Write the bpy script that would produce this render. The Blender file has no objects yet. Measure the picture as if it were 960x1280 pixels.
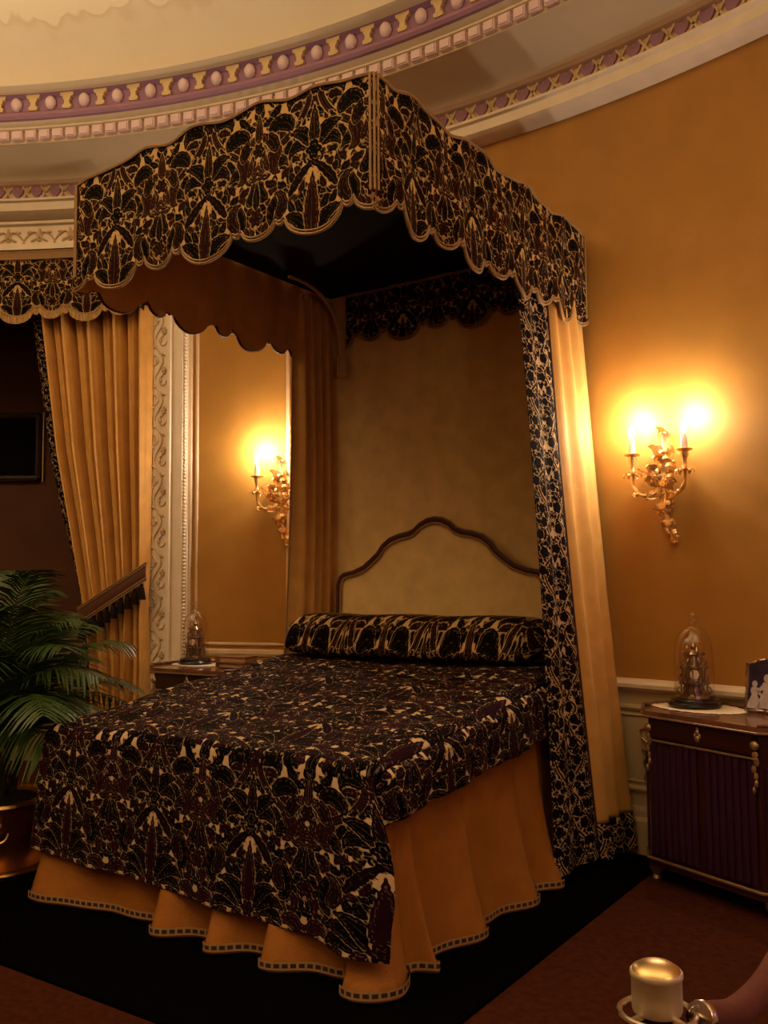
import bpy, bmesh, math, random
import numpy as np
from mathutils import Vector, Matrix
rnd = random.Random(7)
PI = math.pi
SC = bpy.context.scene
COL = SC.collection

# ------------------------------------------------------------------ camera, world, lights, exposure
cam_d = bpy.data.cameras.new('camera'); cam = bpy.data.objects.new('camera', cam_d); COL.objects.link(cam)
FWD = Vector((-0.56273, 0.82335, 0.0737)); RGT = Vector((0.82524, 0.56472, -0.00776)); UPV = Vector((0.04801, -0.05645, 0.99725))
cam.matrix_world = Matrix(((RGT.x, UPV.x, -FWD.x, 1.991), (RGT.y, UPV.y, -FWD.y, -2.866), (RGT.z, UPV.z, -FWD.z, 1.45), (0, 0, 0, 1)))
cam_d.sensor_fit = 'VERTICAL'; cam_d.sensor_height = 36.0; cam_d.lens = 36.0 * 1167.6 / 1280.0
cam_d.clip_start = 0.02
SC.camera = cam
SC.view_settings.view_transform = 'Standard'; SC.view_settings.look = 'None'
SC.view_settings.gamma = 1.0; SC.view_settings.exposure = 0.0; SC.view_settings.use_curve_mapping = False
world = bpy.data.worlds.new('world'); SC.world = world; world.use_nodes = True
world.node_tree.nodes['Background'].inputs[0].default_value = (0.02, 0.012, 0.006, 1)
world.node_tree.nodes['Background'].inputs[1].default_value = 0.2

CX, CY, RW = -0.747, -4.396, 6.58          # centre and radius of the round room

def lamp(name, loc, power, color, radius, kind='POINT'):
    d = bpy.data.lights.new(name, kind); d.energy = power; d.color = color; d.shadow_soft_size = radius
    o = bpy.data.objects.new(name, d); COL.objects.link(o); o.location = loc
    return o
ROOM_FILL_W, SCONCE_W, CEIL_FILL_W = 22.0, 14.0, 1950.0
WARM = (1.0, 0.70, 0.36)
lamp('room_fill_light', (CX - 0.9, CY + 0.6, 3.0), ROOM_FILL_W, WARM, 0.45)  # added warm fill standing in for the unseen room lighting
for p_, w_ in (((-2.1, -2.9, 2.3), 1.0), ((2.9, -2.2, 2.3), .55)):       # upward fill spots added out of frame to brighten the ceiling
    l_ = lamp('ceiling_fill_light', p_, CEIL_FILL_W * w_, (1.0, .75, .45), 0.2, 'SPOT'); l_.rotation_euler = (PI, 0, 0); l_.data.spot_size = math.radians(136); l_.data.spot_blend = 1.0
lamp('right_fill_light', (3.3, -1.9, 2.2), 20.0, WARM, 0.25)  # fill added right of the camera for the canopy lining and curtains
lamp('violet_fill_light', (2.9, -0.6, 1.2), 4.5, (0.35, 0.2, 1.0), 0.12)     # violet light added for the commode's reflections, its source unseen

# ------------------------------------------------------------------ helpers
OFF = {}
def empty(name, loc, rz=0.0):
    o = bpy.data.objects.new(name, None); COL.objects.link(o); o.location = loc; o.rotation_euler = (0, 0, rz)
    o.empty_display_size = 0.1
    OFF[o.name] = Vector(loc) if abs(rz) < 1e-9 else Vector((0, 0, 0))
    return o
def tag(o, label=None, cat=None, group=None, kind=None):
    if label: o['label'] = label
    if cat: o['category'] = cat
    if group: o['group'] = group
    if kind: o['kind'] = kind
    return o
def link(name, me, mat, parent=None):
    o = bpy.data.objects.new(name, me); COL.objects.link(o)
    if mat is not None and len(me.materials) == 0: me.materials.append(mat)
    if parent is not None:
        o.parent = parent; OFF[o.name] = OFF.get(parent.name, Vector((0, 0, 0)))
    else: OFF[o.name] = Vector((0, 0, 0))
    return o

class MB:
    """collects faces; build() makes one mesh object"""
    def __init__(s): s.v = []; s.f = []
    def add(s, vs, fs):
        b = len(s.v); s.v.extend([tuple(p) for p in vs]); s.f.extend([tuple(i + b for i in q) for q in fs]); return s
    def box(s, c, d, M=None):
        x, y, z = [a / 2 for a in d]
        vs = [Vector(c) + Vector((i * x, j * y, k * z)) for i in (-1, 1) for j in (-1, 1) for k in (-1, 1)]
        if M is not None: vs = [M @ p for p in vs]
        return s.add(vs, [(0, 1, 3, 2), (4, 6, 7, 5), (0, 4, 5, 1), (2, 3, 7, 6), (0, 2, 6, 4), (1, 5, 7, 3)])
    def tube(s, P, r, n=6, closed=False, cap=True, flat=1.0):
        P = [Vector(p) for p in P]; m = len(P)
        rr = r if hasattr(r, '__len__') else [r] * m
        b = len(s.v); prev = None
        for i in range(m):
            a, c = (P[i - 1], P[(i + 1) % m]) if closed else (P[max(i - 1, 0)], P[min(i + 1, m - 1)])
            t = (c - a)
            t = t.normalized() if t.length > 1e-9 else Vector((0, 0, 1))
            if prev is None:
                u = t.orthogonal().normalized()
                if abs(t.z) < .9: u = (Vector((0, 0, 1)) - t * t.z).normalized()
            else:
                u = prev - t * prev.dot(t)
                u = u.normalized() if u.length > 1e-6 else t.orthogonal().normalized()
            prev = u; w = t.cross(u)
            for k in range(n):
                an = 2 * PI * k / n; q = P[i] + (u * math.cos(an) + w * math.sin(an) * flat) * rr[i]; s.v.append((q.x, q.y, q.z))
        for i in range(m if closed else m - 1):
            j = (i + 1) % m
            for k in range(n):
                l = (k + 1) % n; s.f.append((b + i * n + k, b + i * n + l, b + j * n + l, b + j * n + k))
        if cap and not closed:
            s.f.append(tuple(b + k for k in range(n))[::-1]); s.f.append(tuple(b + (m - 1) * n + k for k in range(n)))
        return s
    def lathe(s, prof, c=(0, 0, 0), n=24, M=None):
        b = len(s.v); m = len(prof)
        for (r, z) in prof:
            for k in range(n):
                a = 2 * PI * k / n; p = Vector((c[0] + r * math.cos(a), c[1] + r * math.sin(a), c[2] + z))
                if M is not None: p = M @ p
                s.v.append((p.x, p.y, p.z))
        for i in range(m - 1):
            for k in range(n):
                l = (k + 1) % n; s.f.append((b + i * n + k, b + i * n + l, b + (i + 1) * n + l, b + (i + 1) * n + k))
        if prof[0][0] > 1e-6: s.f.append(tuple(b + k for k in range(n))[::-1])
        if prof[-1][0] > 1e-6: s.f.append(tuple(b + (m - 1) * n + k for k in range(n)))
        return s
    def prism(s, out, d0, d1, fn):
        """outline list of 2d points, extruded between depth d0 and d1; fn(a,b,d) -> point"""
        n = len(out); vs = [fn(a, b, d0) for a, b in out] + [fn(a, b, d1) for a, b in out]
        fs = [tuple(range(n))[::-1], tuple(range(n, 2 * n))] + [(i, (i + 1) % n, n + (i + 1) % n, n + i) for i in range(n)]
        return s.add(vs, fs)
    def ell(s, c, r, nu=10, nv=7, M=None):
        prof = [(math.sin(PI * i / (nv - 1)), -math.cos(PI * i / (nv - 1))) for i in range(nv)]
        b = len(s.v)
        for (q, z) in prof:
            for k in range(nu):
                a = 2 * PI * k / nu; p = Vector((q * math.cos(a) * r[0], q * math.sin(a) * r[1], z * r[2]))
                if M is not None: p = M @ p
                p = p + Vector(c); s.v.append((p.x, p.y, p.z))
        for i in range(nv - 1):
            for k in range(nu):
                l = (k + 1) % nu; s.f.append((b + i * nu + k, b + i * nu + l, b + (i + 1) * nu + l, b + (i + 1) * nu + k))
        return s
    def mesh(s, name, off=Vector((0, 0, 0)), smooth=True, weld=True):
        me = bpy.data.meshes.new(name)
        me.from_pydata([(x - off.x, y - off.y, z - off.z) for x, y, z in s.v], [], s.f)
        if weld:
            bm = bmesh.new(); bm.from_mesh(me); bmesh.ops.remove_doubles(bm, verts=bm.verts, dist=1e-5)
            bmesh.ops.dissolve_degenerate(bm, edges=bm.edges, dist=1e-6)
            bmesh.ops.recalc_face_normals(bm, faces=bm.faces); bm.to_mesh(me); bm.free()
        if smooth:
            me.polygons.foreach_set('use_smooth', [True] * len(me.polygons))
            me.set_sharp_from_angle(angle=math.radians(38))
        return me
    def build(s, name, mat, parent=None, smooth=True, weld=True):
        off = OFF.get(parent.name, Vector((0, 0, 0))) if parent is not None else Vector((0, 0, 0))
        return link(name, s.mesh(name, off, smooth, weld), mat, parent)

# ---- materials
def nt(m):
    m.use_nodes = True; t = m.node_tree; return t, t.nodes, t.links
def bsdf(m): return m.node_tree.nodes['Principled BSDF']
MATS = {}
def mat(name, col, rough=.6, metal=0., var=.0, scale=12., bump=.0, bscale=60., sheen=0., sheen_tint=None, spec=.5, col2=None, stretch=(1, 1, 1), coat=0., trans=0.):
    m = bpy.data.materials.new(name); t, N, L = nt(m); b = bsdf(m)
    b.inputs['Base Color'].default_value = (*col, 1); b.inputs['Roughness'].default_value = rough; b.inputs['Metallic'].default_value = metal
    b.inputs['Specular IOR Level'].default_value = spec; b.inputs['Sheen Weight'].default_value = sheen; b.inputs['Coat Weight'].default_value = coat
    if sheen_tint: b.inputs['Sheen Tint'].default_value = (*sheen_tint, 1)
    tc = N.new('ShaderNodeTexCoord'); mp = N.new('ShaderNodeMapping'); mp.inputs['Scale'].default_value = stretch; L.new(tc.outputs['Object'], mp.inputs[0])
    if var > 0 or col2:
        nz = N.new('ShaderNodeTexNoise'); nz.inputs['Scale'].default_value = scale; nz.inputs['Detail'].default_value = 5; L.new(mp.outputs[0], nz.inputs['Vector'])
        rp = N.new('ShaderNodeValToRGB'); rp.color_ramp.elements[0].position = .3; rp.color_ramp.elements[1].position = .7
        c2 = col2 or tuple(c * (1 + var) for c in col)
        rp.color_ramp.elements[0].color = (*[c * (1 - var) for c in col], 1); rp.color_ramp.elements[1].color = (*c2, 1)
        L.new(nz.outputs['Fac'], rp.inputs[0]); L.new(rp.outputs[0], b.inputs['Base Color'])
    if bump > 0:
        nz = N.new('ShaderNodeTexNoise'); nz.inputs['Scale'].default_value = bscale; nz.inputs['Detail'].default_value = 4; L.new(mp.outputs[0], nz.inputs['Vector'])
        bp = N.new('ShaderNodeBump'); bp.inputs['Strength'].default_value = bump; bp.inputs['Distance'].default_value = .01
        L.new(nz.outputs['Fac'], bp.inputs['Height']); L.new(bp.outputs[0], b.inputs['Normal'])
    MATS[name] = m
    return m
def math_node(N, L, op, a, b=None, clamp=False):
    n = N.new('ShaderNodeMath'); n.operation = op; n.use_clamp = clamp
    for i, x in enumerate((a, b)):
        if x is None: continue
        if isinstance(x, (int, float)): n.inputs[i].default_value = x
        else: L.new(x, n.inputs[i])
    return n.outputs[0]
def mix_rgb(N, L, fac, a, b):
    n = N.new('ShaderNodeMix'); n.data_type = 'RGBA'
    if isinstance(fac, (int, float)): n.inputs[0].default_value = fac
    else: L.new(fac, n.inputs[0])
    for i, x in ((6, a), (7, b)):
        if isinstance(x, tuple): n.inputs[i].default_value = (*x, 1)
        else: L.new(x, n.inputs[i])
    return n.outputs[2]
def damask_mat(name, gold, black, purple, vein, sheen=.5, tint=(.55, .12, .08), shift=0.0):
    """black and plum cut velvet on a gold ground, read from the woven pattern stored on the mesh"""
    m = bpy.data.materials.new(name); t, N, L = nt(m); b = bsdf(m)
    at = N.new('ShaderNodeAttribute'); at.attribute_name = 'weave'
    sp = N.new('ShaderNodeSeparateXYZ'); L.new(at.outputs['Vector'], sp.inputs[0])
    dk = math_node(N, L, 'MULTIPLY_ADD', sp.outputs[0], 260.0); dk.node.inputs[2].default_value = .5 + shift; dk.node.use_clamp = True
    vn = math_node(N, L, 'MULTIPLY_ADD', sp.outputs[1], 260.0); vn.node.inputs[2].default_value = .5; vn.node.use_clamp = True
    tc = N.new('ShaderNodeTexCoord'); nz = N.new('ShaderNodeTexNoise'); nz.inputs['Scale'].default_value = 35; L.new(tc.outputs['Object'], nz.inputs['Vector'])
    hue = math_node(N, L, 'MULTIPLY', sp.outputs[2], math_node(N, L, 'MULTIPLY_ADD', nz.outputs['Fac'], 1.2)); 
    dcol = mix_rgb(N, L, hue, black, purple)
    dcol = mix_rgb(N, L, math_node(N, L, 'MULTIPLY', vn, .85), dcol, vein)
    L.new(mix_rgb(N, L, dk, gold, dcol), b.inputs['Base Color'])
    b.inputs['Roughness'].default_value = .75; b.inputs['Specular IOR Level'].default_value = .03
    L.new(math_node(N, L, 'MULTIPLY', dk, sheen), b.inputs['Sheen Weight']); b.inputs['Sheen Tint'].default_value = (*tint, 1); b.inputs['Sheen Roughness'].default_value = .28
    bp = N.new('ShaderNodeBump'); bp.inputs['Strength'].default_value = .35; bp.inputs['Distance'].default_value = .002
    L.new(dk, bp.inputs['Height']); L.new(bp.outputs[0], b.inputs['Normal'])
    MATS[name] = m
    return m

def make_tile(NU=140, H=1.30, floral=False):
    NV=int(NU*2*H); du=0.5/NU
    U,V=np.meshgrid((np.arange(NU)+.5)*du,(np.arange(NV)+.5)*du)   # u 0..0.5 mirrored, v 0..H periodic
    dark=np.full(U.shape,-.05); vein=np.full(U.shape,-.05); hue=np.zeros(U.shape)
    def stamp(f,vn,h,gap):
        nonlocal dark,vein,hue
        d2=np.minimum(dark,-(f+gap)); new=f>d2
        vein=np.where(f>0,vn,np.minimum(vein,-(f+gap))); hue=np.where(f>0,h,hue); dark=np.where(new,f,d2)
    def field(pts,wid):
        f=np.full(U.shape,-9.); sp=np.full(U.shape,-9.); field.tt=tt=np.zeros(U.shape)
        for sv in (-H,0,H):
            for sx in (1,-1):
              for off in (0,1):
                P=pts.copy(); P[:,0]=sx*P[:,0]+off; P[:,1]+=sv
                m=wid.max()+.06
                if P[:,0].max()+m<0 or P[:,0].min()-m>.5 or P[:,1].max()+m<0 or P[:,1].min()-m>H: continue
                if sx<0 and off==0 and abs(pts[:,0]).max()<1e-6: continue
                i0=max(0,int((P[:,0].min()-m)/du)); i1=min(NU,int((P[:,0].max()+m)/du)+1)
                j0=max(0,int((P[:,1].min()-m)/du)); j1=min(NV,int((P[:,1].max()+m)/du)+1)
                u=U[j0:j1,i0:i1];v=V[j0:j1,i0:i1]
                for k in range(len(P)):
                    d=np.hypot(u-P[k,0],v-P[k,1]); 
                    np.maximum(f[j0:j1,i0:i1],wid[k]-d,out=f[j0:j1,i0:i1]); s_=sp[j0:j1,i0:i1]; nb=-d>s_; tt[j0:j1,i0:i1][nb]=k/(len(P)-1); s_[nb]=-d[nb]
        return f,sp
    def leaf(x,y,ang,L,w,curl=0.,lobes=5,h=0.,gap=.008,vw=.0026,blunt=.6,tail=.0):
        n=44; t=np.linspace(0,1,n); a=math.radians(ang)+np.radians(curl)*t**1.3
        P=np.stack([x+np.cumsum(np.cos(a))*L/n,y+np.cumsum(np.sin(a))*L/n],1)
        wd=w*np.sin(np.pi*np.clip(t,0,1)**blunt)**.8*(1-(.62 if lobes>1 else 0)*((lobes*1.35*t)%1.0)**1.4)+tail
        f,sp=field(P,np.maximum(wd,.002)); vn=np.minimum(vw*1.0+sp,(np.full_like(sp,1.)))
        if lobes>1:
            lv=field.tt*lobes*1.35+sp*10.0; fr=np.abs((lv+.45)%1.0-.5)*L/(lobes*1.35)
            sv=np.where((-sp>w*.28),.0022-fr,-.02); vn=np.maximum(vn,sv)
        if w>.038: vn=np.maximum(vn,.0018-np.abs(f-.013))
        vn=np.where(f>.003,vn,-.02); stamp(f,vn,h,gap)
    def disc(x,y,r,pet=0,h=0.,gap=.009,ring=0):
        f=np.full(U.shape,-9.)
        for sv in (-H,0,H):
            for cx in (x,-x,1-x):
                d=np.hypot(U-cx,V-y-sv); th=np.arctan2(V-y-sv,U-cx)
                rr=r*(1+(.11 if floral else .2)*np.cos(pet*th)) if pet else r
                f=np.maximum(f,rr-d)
        vn=.004-np.abs(f-r*.5) if ring else np.full(U.shape,-.02)
        stamp(f,vn,h,gap)
    # ogee stems with beads
    def stem(pts,w,h=.6,gap=.009):
        pts=np.array(pts,float); 
        # catmull
        out=[]
        for i in range(len(pts)-1):
            p0=pts[max(i-1,0)];p1=pts[i];p2=pts[i+1];p3=pts[min(i+2,len(pts)-1)]
            for t in np.linspace(0,1,22,endpoint=False):
                out.append(.5*((2*p1)+(-p0+p2)*t+(2*p0-5*p1+4*p2-p3)*t*t+(-p0+3*p1-3*p2+p3)*t**3))
        P=np.array(out); f,sp=field(P,np.full(len(P),w)); 
        stamp(f,np.where(f>.0,.002-np.abs(sp+w*.45),-.02),h,gap)
    if floral:
        rs=np.random.RandomState(11)
        for i in range(260):
            leaf(rs.rand()*.5,rs.rand()*H,rs.rand()*360,.13+.05*rs.rand(),.034,rs.uniform(-120,120),3,h=0,gap=.011,vw=-.02)
        stem([(.08,-.1),(.2,.12),(.36,.32),(.40,.52),(.22,.70),(.12,.90),(.26,1.1),(.08,1.25)],.014,0,gap=.018)
        for (x,y,r) in ((.12,.14,.085),(.36,.10,.07),(.26,.36,.08),(.06,.44,.06),(.44,.50,.075),(.18,.62,.08),(.38,.76,.085),(.05,.82,.07),(.22,.94,.075),(.44,1.02,.075),(.12,1.12,.08),(.33,1.20,.075)):
            disc(x,y,r*.95,5,h=.4,gap=.013,ring=0)
        return dark,vein,hue
    # background filler leaves, many small
    rs=np.random.RandomState(3)
    for i in range(230):
        x,y=rs.rand()*.5,rs.rand()*H
        leaf(x,y,rs.rand()*360,.10+.07*rs.rand(),.030,rs.uniform(-120,120),3,h=rs.choice([0,0,0,.5,1.]),gap=.0065,vw=.002)
    for s in (0,):
        stem([(.5,.02),(.36,.12),(.30,.28),(.40,.45),(.46,.62),(.34,.78),(.14,.92),(.05,1.08),(.16,1.2),(.3,1.28)],.024,.55)
    # side scrolls
    leaf(.30,.24,60,.34,.07,150,6,h=.0); leaf(.32,.30,150,.26,.05,-160,5,h=.4)
    leaf(.40,.46,20,.22,.05,150,5,h=0); leaf(.44,.60,110,.30,.06,140,6,h=.0)
    leaf(.30,.80,-30,.25,.055,-150,5,h=.9); leaf(.20,.90,60,.30,.06,-170,6,h=0.)
    leaf(.34,.78,80,.25,.05,-120,5,h=.3); leaf(.06,1.1,40,.26,.055,-150,5,h=0)
    leaf(.46,.06,120,.2,.05,140,5,h=.8)
    # shells
    for k,a in enumerate((20,45,70,95,120)): leaf(.40,.66-.0*k,a-60,.13,.026,40,3,h=1.,gap=.006)
    # central palmette lower
    for a,L,w,c in ((6,.22,.05,70),(28,.34,.062,-85),(50,.36,.062,-95),(72,.34,.055,-90)): leaf(.02,.10,a,L,w,c,6,h=0,gap=.0085)
    leaf(0,.10,90,.46,.06,0,7,h=.8,gap=.009,vw=.0035)
    disc(.0,.10,.05,6,h=.6,ring=1); disc(.09,.06,.035,5,h=.9,ring=1); disc(.2,.05,.03,5,h=1,ring=1)
    # X straps and upper palmette
    leaf(.20,.42,125,.34,.030,30,4,h=.2,gap=.009,tail=.006)
    for a,c,L in ((2,140,.30),(30,-110,.26),(58,-70,.26)): leaf(.01,.74,a,L,.055,c,5,h=0,gap=.0085)
    leaf(0,.72,90,.30,.045,0,5,h=.3,gap=.009,vw=.0035)
    disc(0,.70,.055,5,h=.0,ring=1); disc(.5,.34,.06,6,h=.7,ring=1); disc(.5,.82,.05,6,h=.5,ring=1); disc(.44,.9,.03,5,h=.9,ring=1)
    leaf(.5,.88,90,.2,.04,0,5,h=.8); leaf(.5,.40,90,.2,.035,0,4,h=.2); leaf(.5,1.1,90,.17,.05,0,4,h=.0)
    disc(.0,1.14,.05,5,h=.5,ring=1); leaf(0,1.18,90,.13,.04,0,4,h=0)
    return dark,vein,hue

TILE_A, TILE_B = make_tile(), make_tile(floral=True)
TILE_H = 1.30
def weave(U, V, tile=None):
    """U,V in tile units -> (n,3) dark, vein, hue"""
    TD, TV, TH = tile or TILE_A
    nv, nu = TD.shape
    u = np.abs((U + .5) % 1.0 - .5) / .5 * nu - .5; v = (V % TILE_H) / TILE_H * nv - .5
    u = np.clip(u, 0, nu - 1.001); i = np.floor(u).astype(int); fu = u - i; j0 = np.floor(v).astype(int); fv = v - j0
    a, b = j0 % nv, (j0 + 1) % nv
    out = []
    for k_, T in enumerate((TD, TV, TH)):
        T = np.clip(T, -.03, 1 if k_ == 2 else .03)
        out.append((T[a, i] * (1 - fu) + T[a, i + 1] * fu) * (1 - fv) + (T[b, i] * (1 - fu) + T[b, i + 1] * fu) * fv)
    return np.stack(out, -1)
def grid(name, P, mat, parent=None, W=None, closed=False, smooth=True, S=None, double=0.0):
    """P (n,m,3) world points -> one mesh; W (n,m,3) weave attribute; S (n,m,3) plain uv-like attribute; double = cloth thickness"""
    off = OFF.get(parent.name, Vector((0, 0, 0))) if parent is not None else Vector((0, 0, 0))
    P = np.asarray(P, float); n, m = P.shape[:2]
    idx = np.arange(n * m).reshape(n, m)
    q = np.stack([idx[:-1, :-1], idx[1:, :-1], idx[1:, 1:], idx[:-1, 1:]], -1).reshape(-1, 4)
    if closed:
        q2 = np.stack([idx[-1, :-1], idx[0, :-1], idx[0, 1:], idx[-1, 1:]], -1); q = np.concatenate([q, q2])
    V = (P - np.array(off)).reshape(-1, 3)
    me = bpy.data.meshes.new(name)
    me.vertices.add(len(V)); me.vertices.foreach_set('co', V.ravel())
    me.loops.add(q.size); me.loops.foreach_set('vertex_index', q.ravel().astype(np.int32))
    me.polygons.add(len(q)); me.polygons.foreach_set('loop_start', np.arange(0, q.size, 4, dtype=np.int32))
    me.update(calc_edges=True)
    me.polygons.foreach_set('use_smooth', [smooth] * len(q))
    for nm, A in (('weave', W), ('cloth', S)):
        if A is not None:
            at = me.attributes.new(nm, 'FLOAT_VECTOR', 'POINT'); at.data.foreach_set('vector', np.asarray(A, float).reshape(-1, 3).ravel())
    o = link(name, me, mat, parent)
    if double:
        md = o.modifiers.new('thickness', 'SOLIDIFY'); md.thickness = double; md.offset = 0
    return o
def wallp(deg, z, inset=0.0):
    a = math.radians(deg); r = RW - inset
    return Vector((CX + r * math.sin(a), CY + r * math.cos(a), z))
def arc_sheet(name, a0, a1, prof, mat, n=None, parent=None, kind='structure', smooth=True):
    """revolve profile [(r,z)] about the room's axis between two bearings"""
    n = n or max(4, int(abs(a1 - a0) / 1.2)); A = np.radians(np.linspace(a0, a1, n + 1)); pr = np.array(prof)
    P = np.stack([CX + pr[None, :, 0] * np.sin(A)[:, None], CY + pr[None, :, 0] * np.cos(A)[:, None], np.repeat(pr[None, :, 1], n + 1, 0)], -1)
    o = grid(name, P, mat, parent, smooth=smooth)
    if smooth: o.data.set_sharp_from_angle(angle=math.radians(25))
    if kind and parent is None: o['kind'] = kind
    return o

# ------------------------------------------------------------------ materials
def gold_cloth(name, c, sheen=.25, bump=.12):
    return mat(name, c, rough=.62, var=.10, scale=9, bump=bump, bscale=240, sheen=sheen, sheen_tint=(1, .7, .4), spec=.35)
M_wall = mat('gold_silk_wall', (.41, .195, .036), rough=.62, var=.07, scale=5, bump=.05, bscale=400, spec=.3)
M_ceil = mat('cream_plaster', (.74, .62, .46), rough=.85, var=.05, scale=2.5, bump=.03, bscale=90)
M_cream = mat('cream_paint', (.84, .73, .60), rough=.5, var=.05, scale=8)
M_relief = mat('brownish_relief_paint', (.60, .44, .28), rough=.5, var=.08, scale=14)  # browner cream of the carved relief and the wall panel frame
M_purple = mat('mauve_paint', (.33, .17, .27), rough=.6, var=.06, scale=6)
M_pink = mat('pale_pink_paint', (.76, .57, .60), rough=.55, var=.05, scale=9)
M_lattice = mat('lattice_paint', (.72, .54, .42), rough=.55, var=.05, scale=9)
M_gilt_leaf = mat('ochre_paint', (.66, .48, .24), rough=.5, var=.08, scale=12)
M_dado = mat('dado_paint', (.50, .40, .24), rough=.55, var=.08, scale=4)
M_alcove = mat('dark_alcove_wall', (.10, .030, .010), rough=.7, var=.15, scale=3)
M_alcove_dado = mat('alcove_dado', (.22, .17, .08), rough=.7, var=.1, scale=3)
M_carpet = mat('red_brown_carpet', (.056, .013, .004), rough=.95, var=.35, scale=30, bump=.5, bscale=500, spec=.1)
M_rug = mat('black_rug', (.0022, .0018, .0018), rough=1., bump=.3, bscale=600, spec=.0)
M_damask = damask_mat('damask_velvet', (.56, .40, .25), (.002, .0015, .003), (.020, .004, .010), (.19, .12, .095), sheen=.07, tint=(.8, .08, .06), shift=.5)
M_damask2 = damask_mat('damask_velvet_canopy', (.58, .38, .17), (.003, .002, .0025), (.024, .006, .006), (.22, .125, .05), sheen=.04, shift=.2)
M_border = damask_mat('damask_border_cloth', (.56, .38, .21), (.005, .004, .007), (.012, .007, .012), (.02, .012, .018), sheen=.02, shift=.45)
M_satin = gold_cloth('gold_satin', (.62, .33, .088))
M_skirt = gold_cloth('gold_skirt_satin', (.33, .118, .014), sheen=.04, bump=.35)
M_lining = gold_cloth('gold_lining', (.62, .29, .07))
M_head = gold_cloth('olive_gold_cloth', (.80, .57, .25), sheen=.1)
M_dark = mat('dark_velvet', (.012, .007, .006), rough=.9, spec=.1)
M_piping = mat('bronze_piping', (.33, .19, .08), rough=.6, var=.3, scale=200, bump=.3, bscale=400)
M_redpipe = mat('plum_piping', (.07, .018, .014), rough=.6, var=.3, scale=200)
M_fringe = mat('gold_fringe', (.42, .25, .09), rough=.7, var=.5, scale=220, stretch=(1, 1, .08))
M_cordgold = mat('gold_cord', (.66, .46, .20), rough=.5, var=.3, scale=150)
M_brass = mat('brass', (.72, .44, .16), rough=.32, metal=1., var=.15, scale=20)
M_gilt = mat('gilt_bronze', (.85, .58, .28), rough=.36, metal=.85, var=.15, scale=60)
M_gilt_dull = mat('dull_gilt', (.45, .30, .16), rough=.45, metal=.8, var=.2, scale=60)
M_candle = mat('ivory_candle_tube', (.80, .62, .55), rough=.5)
M_wood = mat('dark_mahogany', (.030, .007, .006), rough=.28, var=.4, scale=6, stretch=(1, 1, 8), spec=.5, coat=.3)
M_woodtop = mat('polished_veneer', (.16, .065, .035), rough=.25, var=.35, scale=7, stretch=(1, 6, 1), coat=.5)
M_slat = mat('wood_violet_reflection', (.030, .007, .026), rough=.3, var=.4, scale=6, stretch=(1, 1, .3), coat=.3)  # violet reflected light put into the brown wood colour
M_lace = mat('white_lace', (.80, .68, .54), rough=.9, var=.25, scale=130)
M_black = mat('black_lacquer', (.006, .005, .006), rough=.22, spec=.5)
M_silver = mat('tarnished_silver', (.40, .30, .24), rough=.3, metal=1., var=.3, scale=50)
M_leaf = mat('palm_green', (.035, .075, .014), rough=.42, var=.4, scale=3, spec=.5)
M_stem = mat('palm_stem', (.06, .085, .025), rough=.55, var=.3, scale=12)
M_soil = mat('dark_soil', (.012, .007, .004), rough=1., var=.5, scale=60, bump=.6, bscale=90)
M_potcopper = mat('copper_pot', (.42, .17, .07), rough=.38, metal=.9, var=.2, scale=9)
M_bookred = mat('red_leather', (.14, .035, .02), rough=.5, var=.2, scale=30)
M_bookbrown = mat('brown_leather', (.20, .085, .035), rough=.5, var=.2, scale=30)
M_pages = mat('page_edges', (.42, .26, .14), rough=.9, var=.25, scale=240, stretch=(.05, .05, 1))
M_steel = mat('brushed_nickel', (.60, .48, .34), rough=.42, metal=.35, var=.08, scale=40)
M_nickel = mat('satin_nickel', (.62, .55, .48), rough=.26, metal=1.)
M_goldcap = mat('satin_brass_cap', (.78, .58, .28), rough=.34, metal=1.)
M_rope = mat('red_velvet_rope', (.075, .011, .006), rough=.85, sheen=.05, sheen_tint=(1, .3, .2), var=.2, scale=60)
M_photo = mat('print_violet', (.028, .02, .06), rough=.3, var=.5, scale=26)
M_figure = mat('print_white', (.50, .42, .46), rough=.35, var=.2, scale=30)
M_picture = mat('dark_picture', (.004, .003, .003), rough=.9, spec=.1)
M_frame = mat('dark_wood_frame', (.035, .02, .016), rough=.4, var=.3, scale=20)
def braid_mat(name, a, b_, freq):
    m = bpy.data.materials.new(name); t, N, L = nt(m); b = bsdf(m)
    at = N.new('ShaderNodeAttribute'); at.attribute_name = 'cloth'; sp = N.new('ShaderNodeSeparateXYZ'); L.new(at.outputs['Vector'], sp.inputs[0])
    fr = math_node(N, L, 'FRACT', math_node(N, L, 'MULTIPLY', sp.outputs[0], freq))
    d1 = math_node(N, L, 'GREATER_THAN', fr, .3); c = math_node(N, L, 'ABSOLUTE', math_node(N, L, 'SUBTRACT', sp.outputs[1], .5)); d2 = math_node(N, L, 'LESS_THAN', c, .24)
    L.new(mix_rgb(N, L, math_node(N, L, 'MULTIPLY', d1, d2), a, b_), b.inputs['Base Color']); b.inputs['Roughness'].default_value = .7
    return m
M_braid = braid_mat('woven_hem_braid', (.42, .24, .10), (.035, .02, .018), 32.0)
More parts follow.
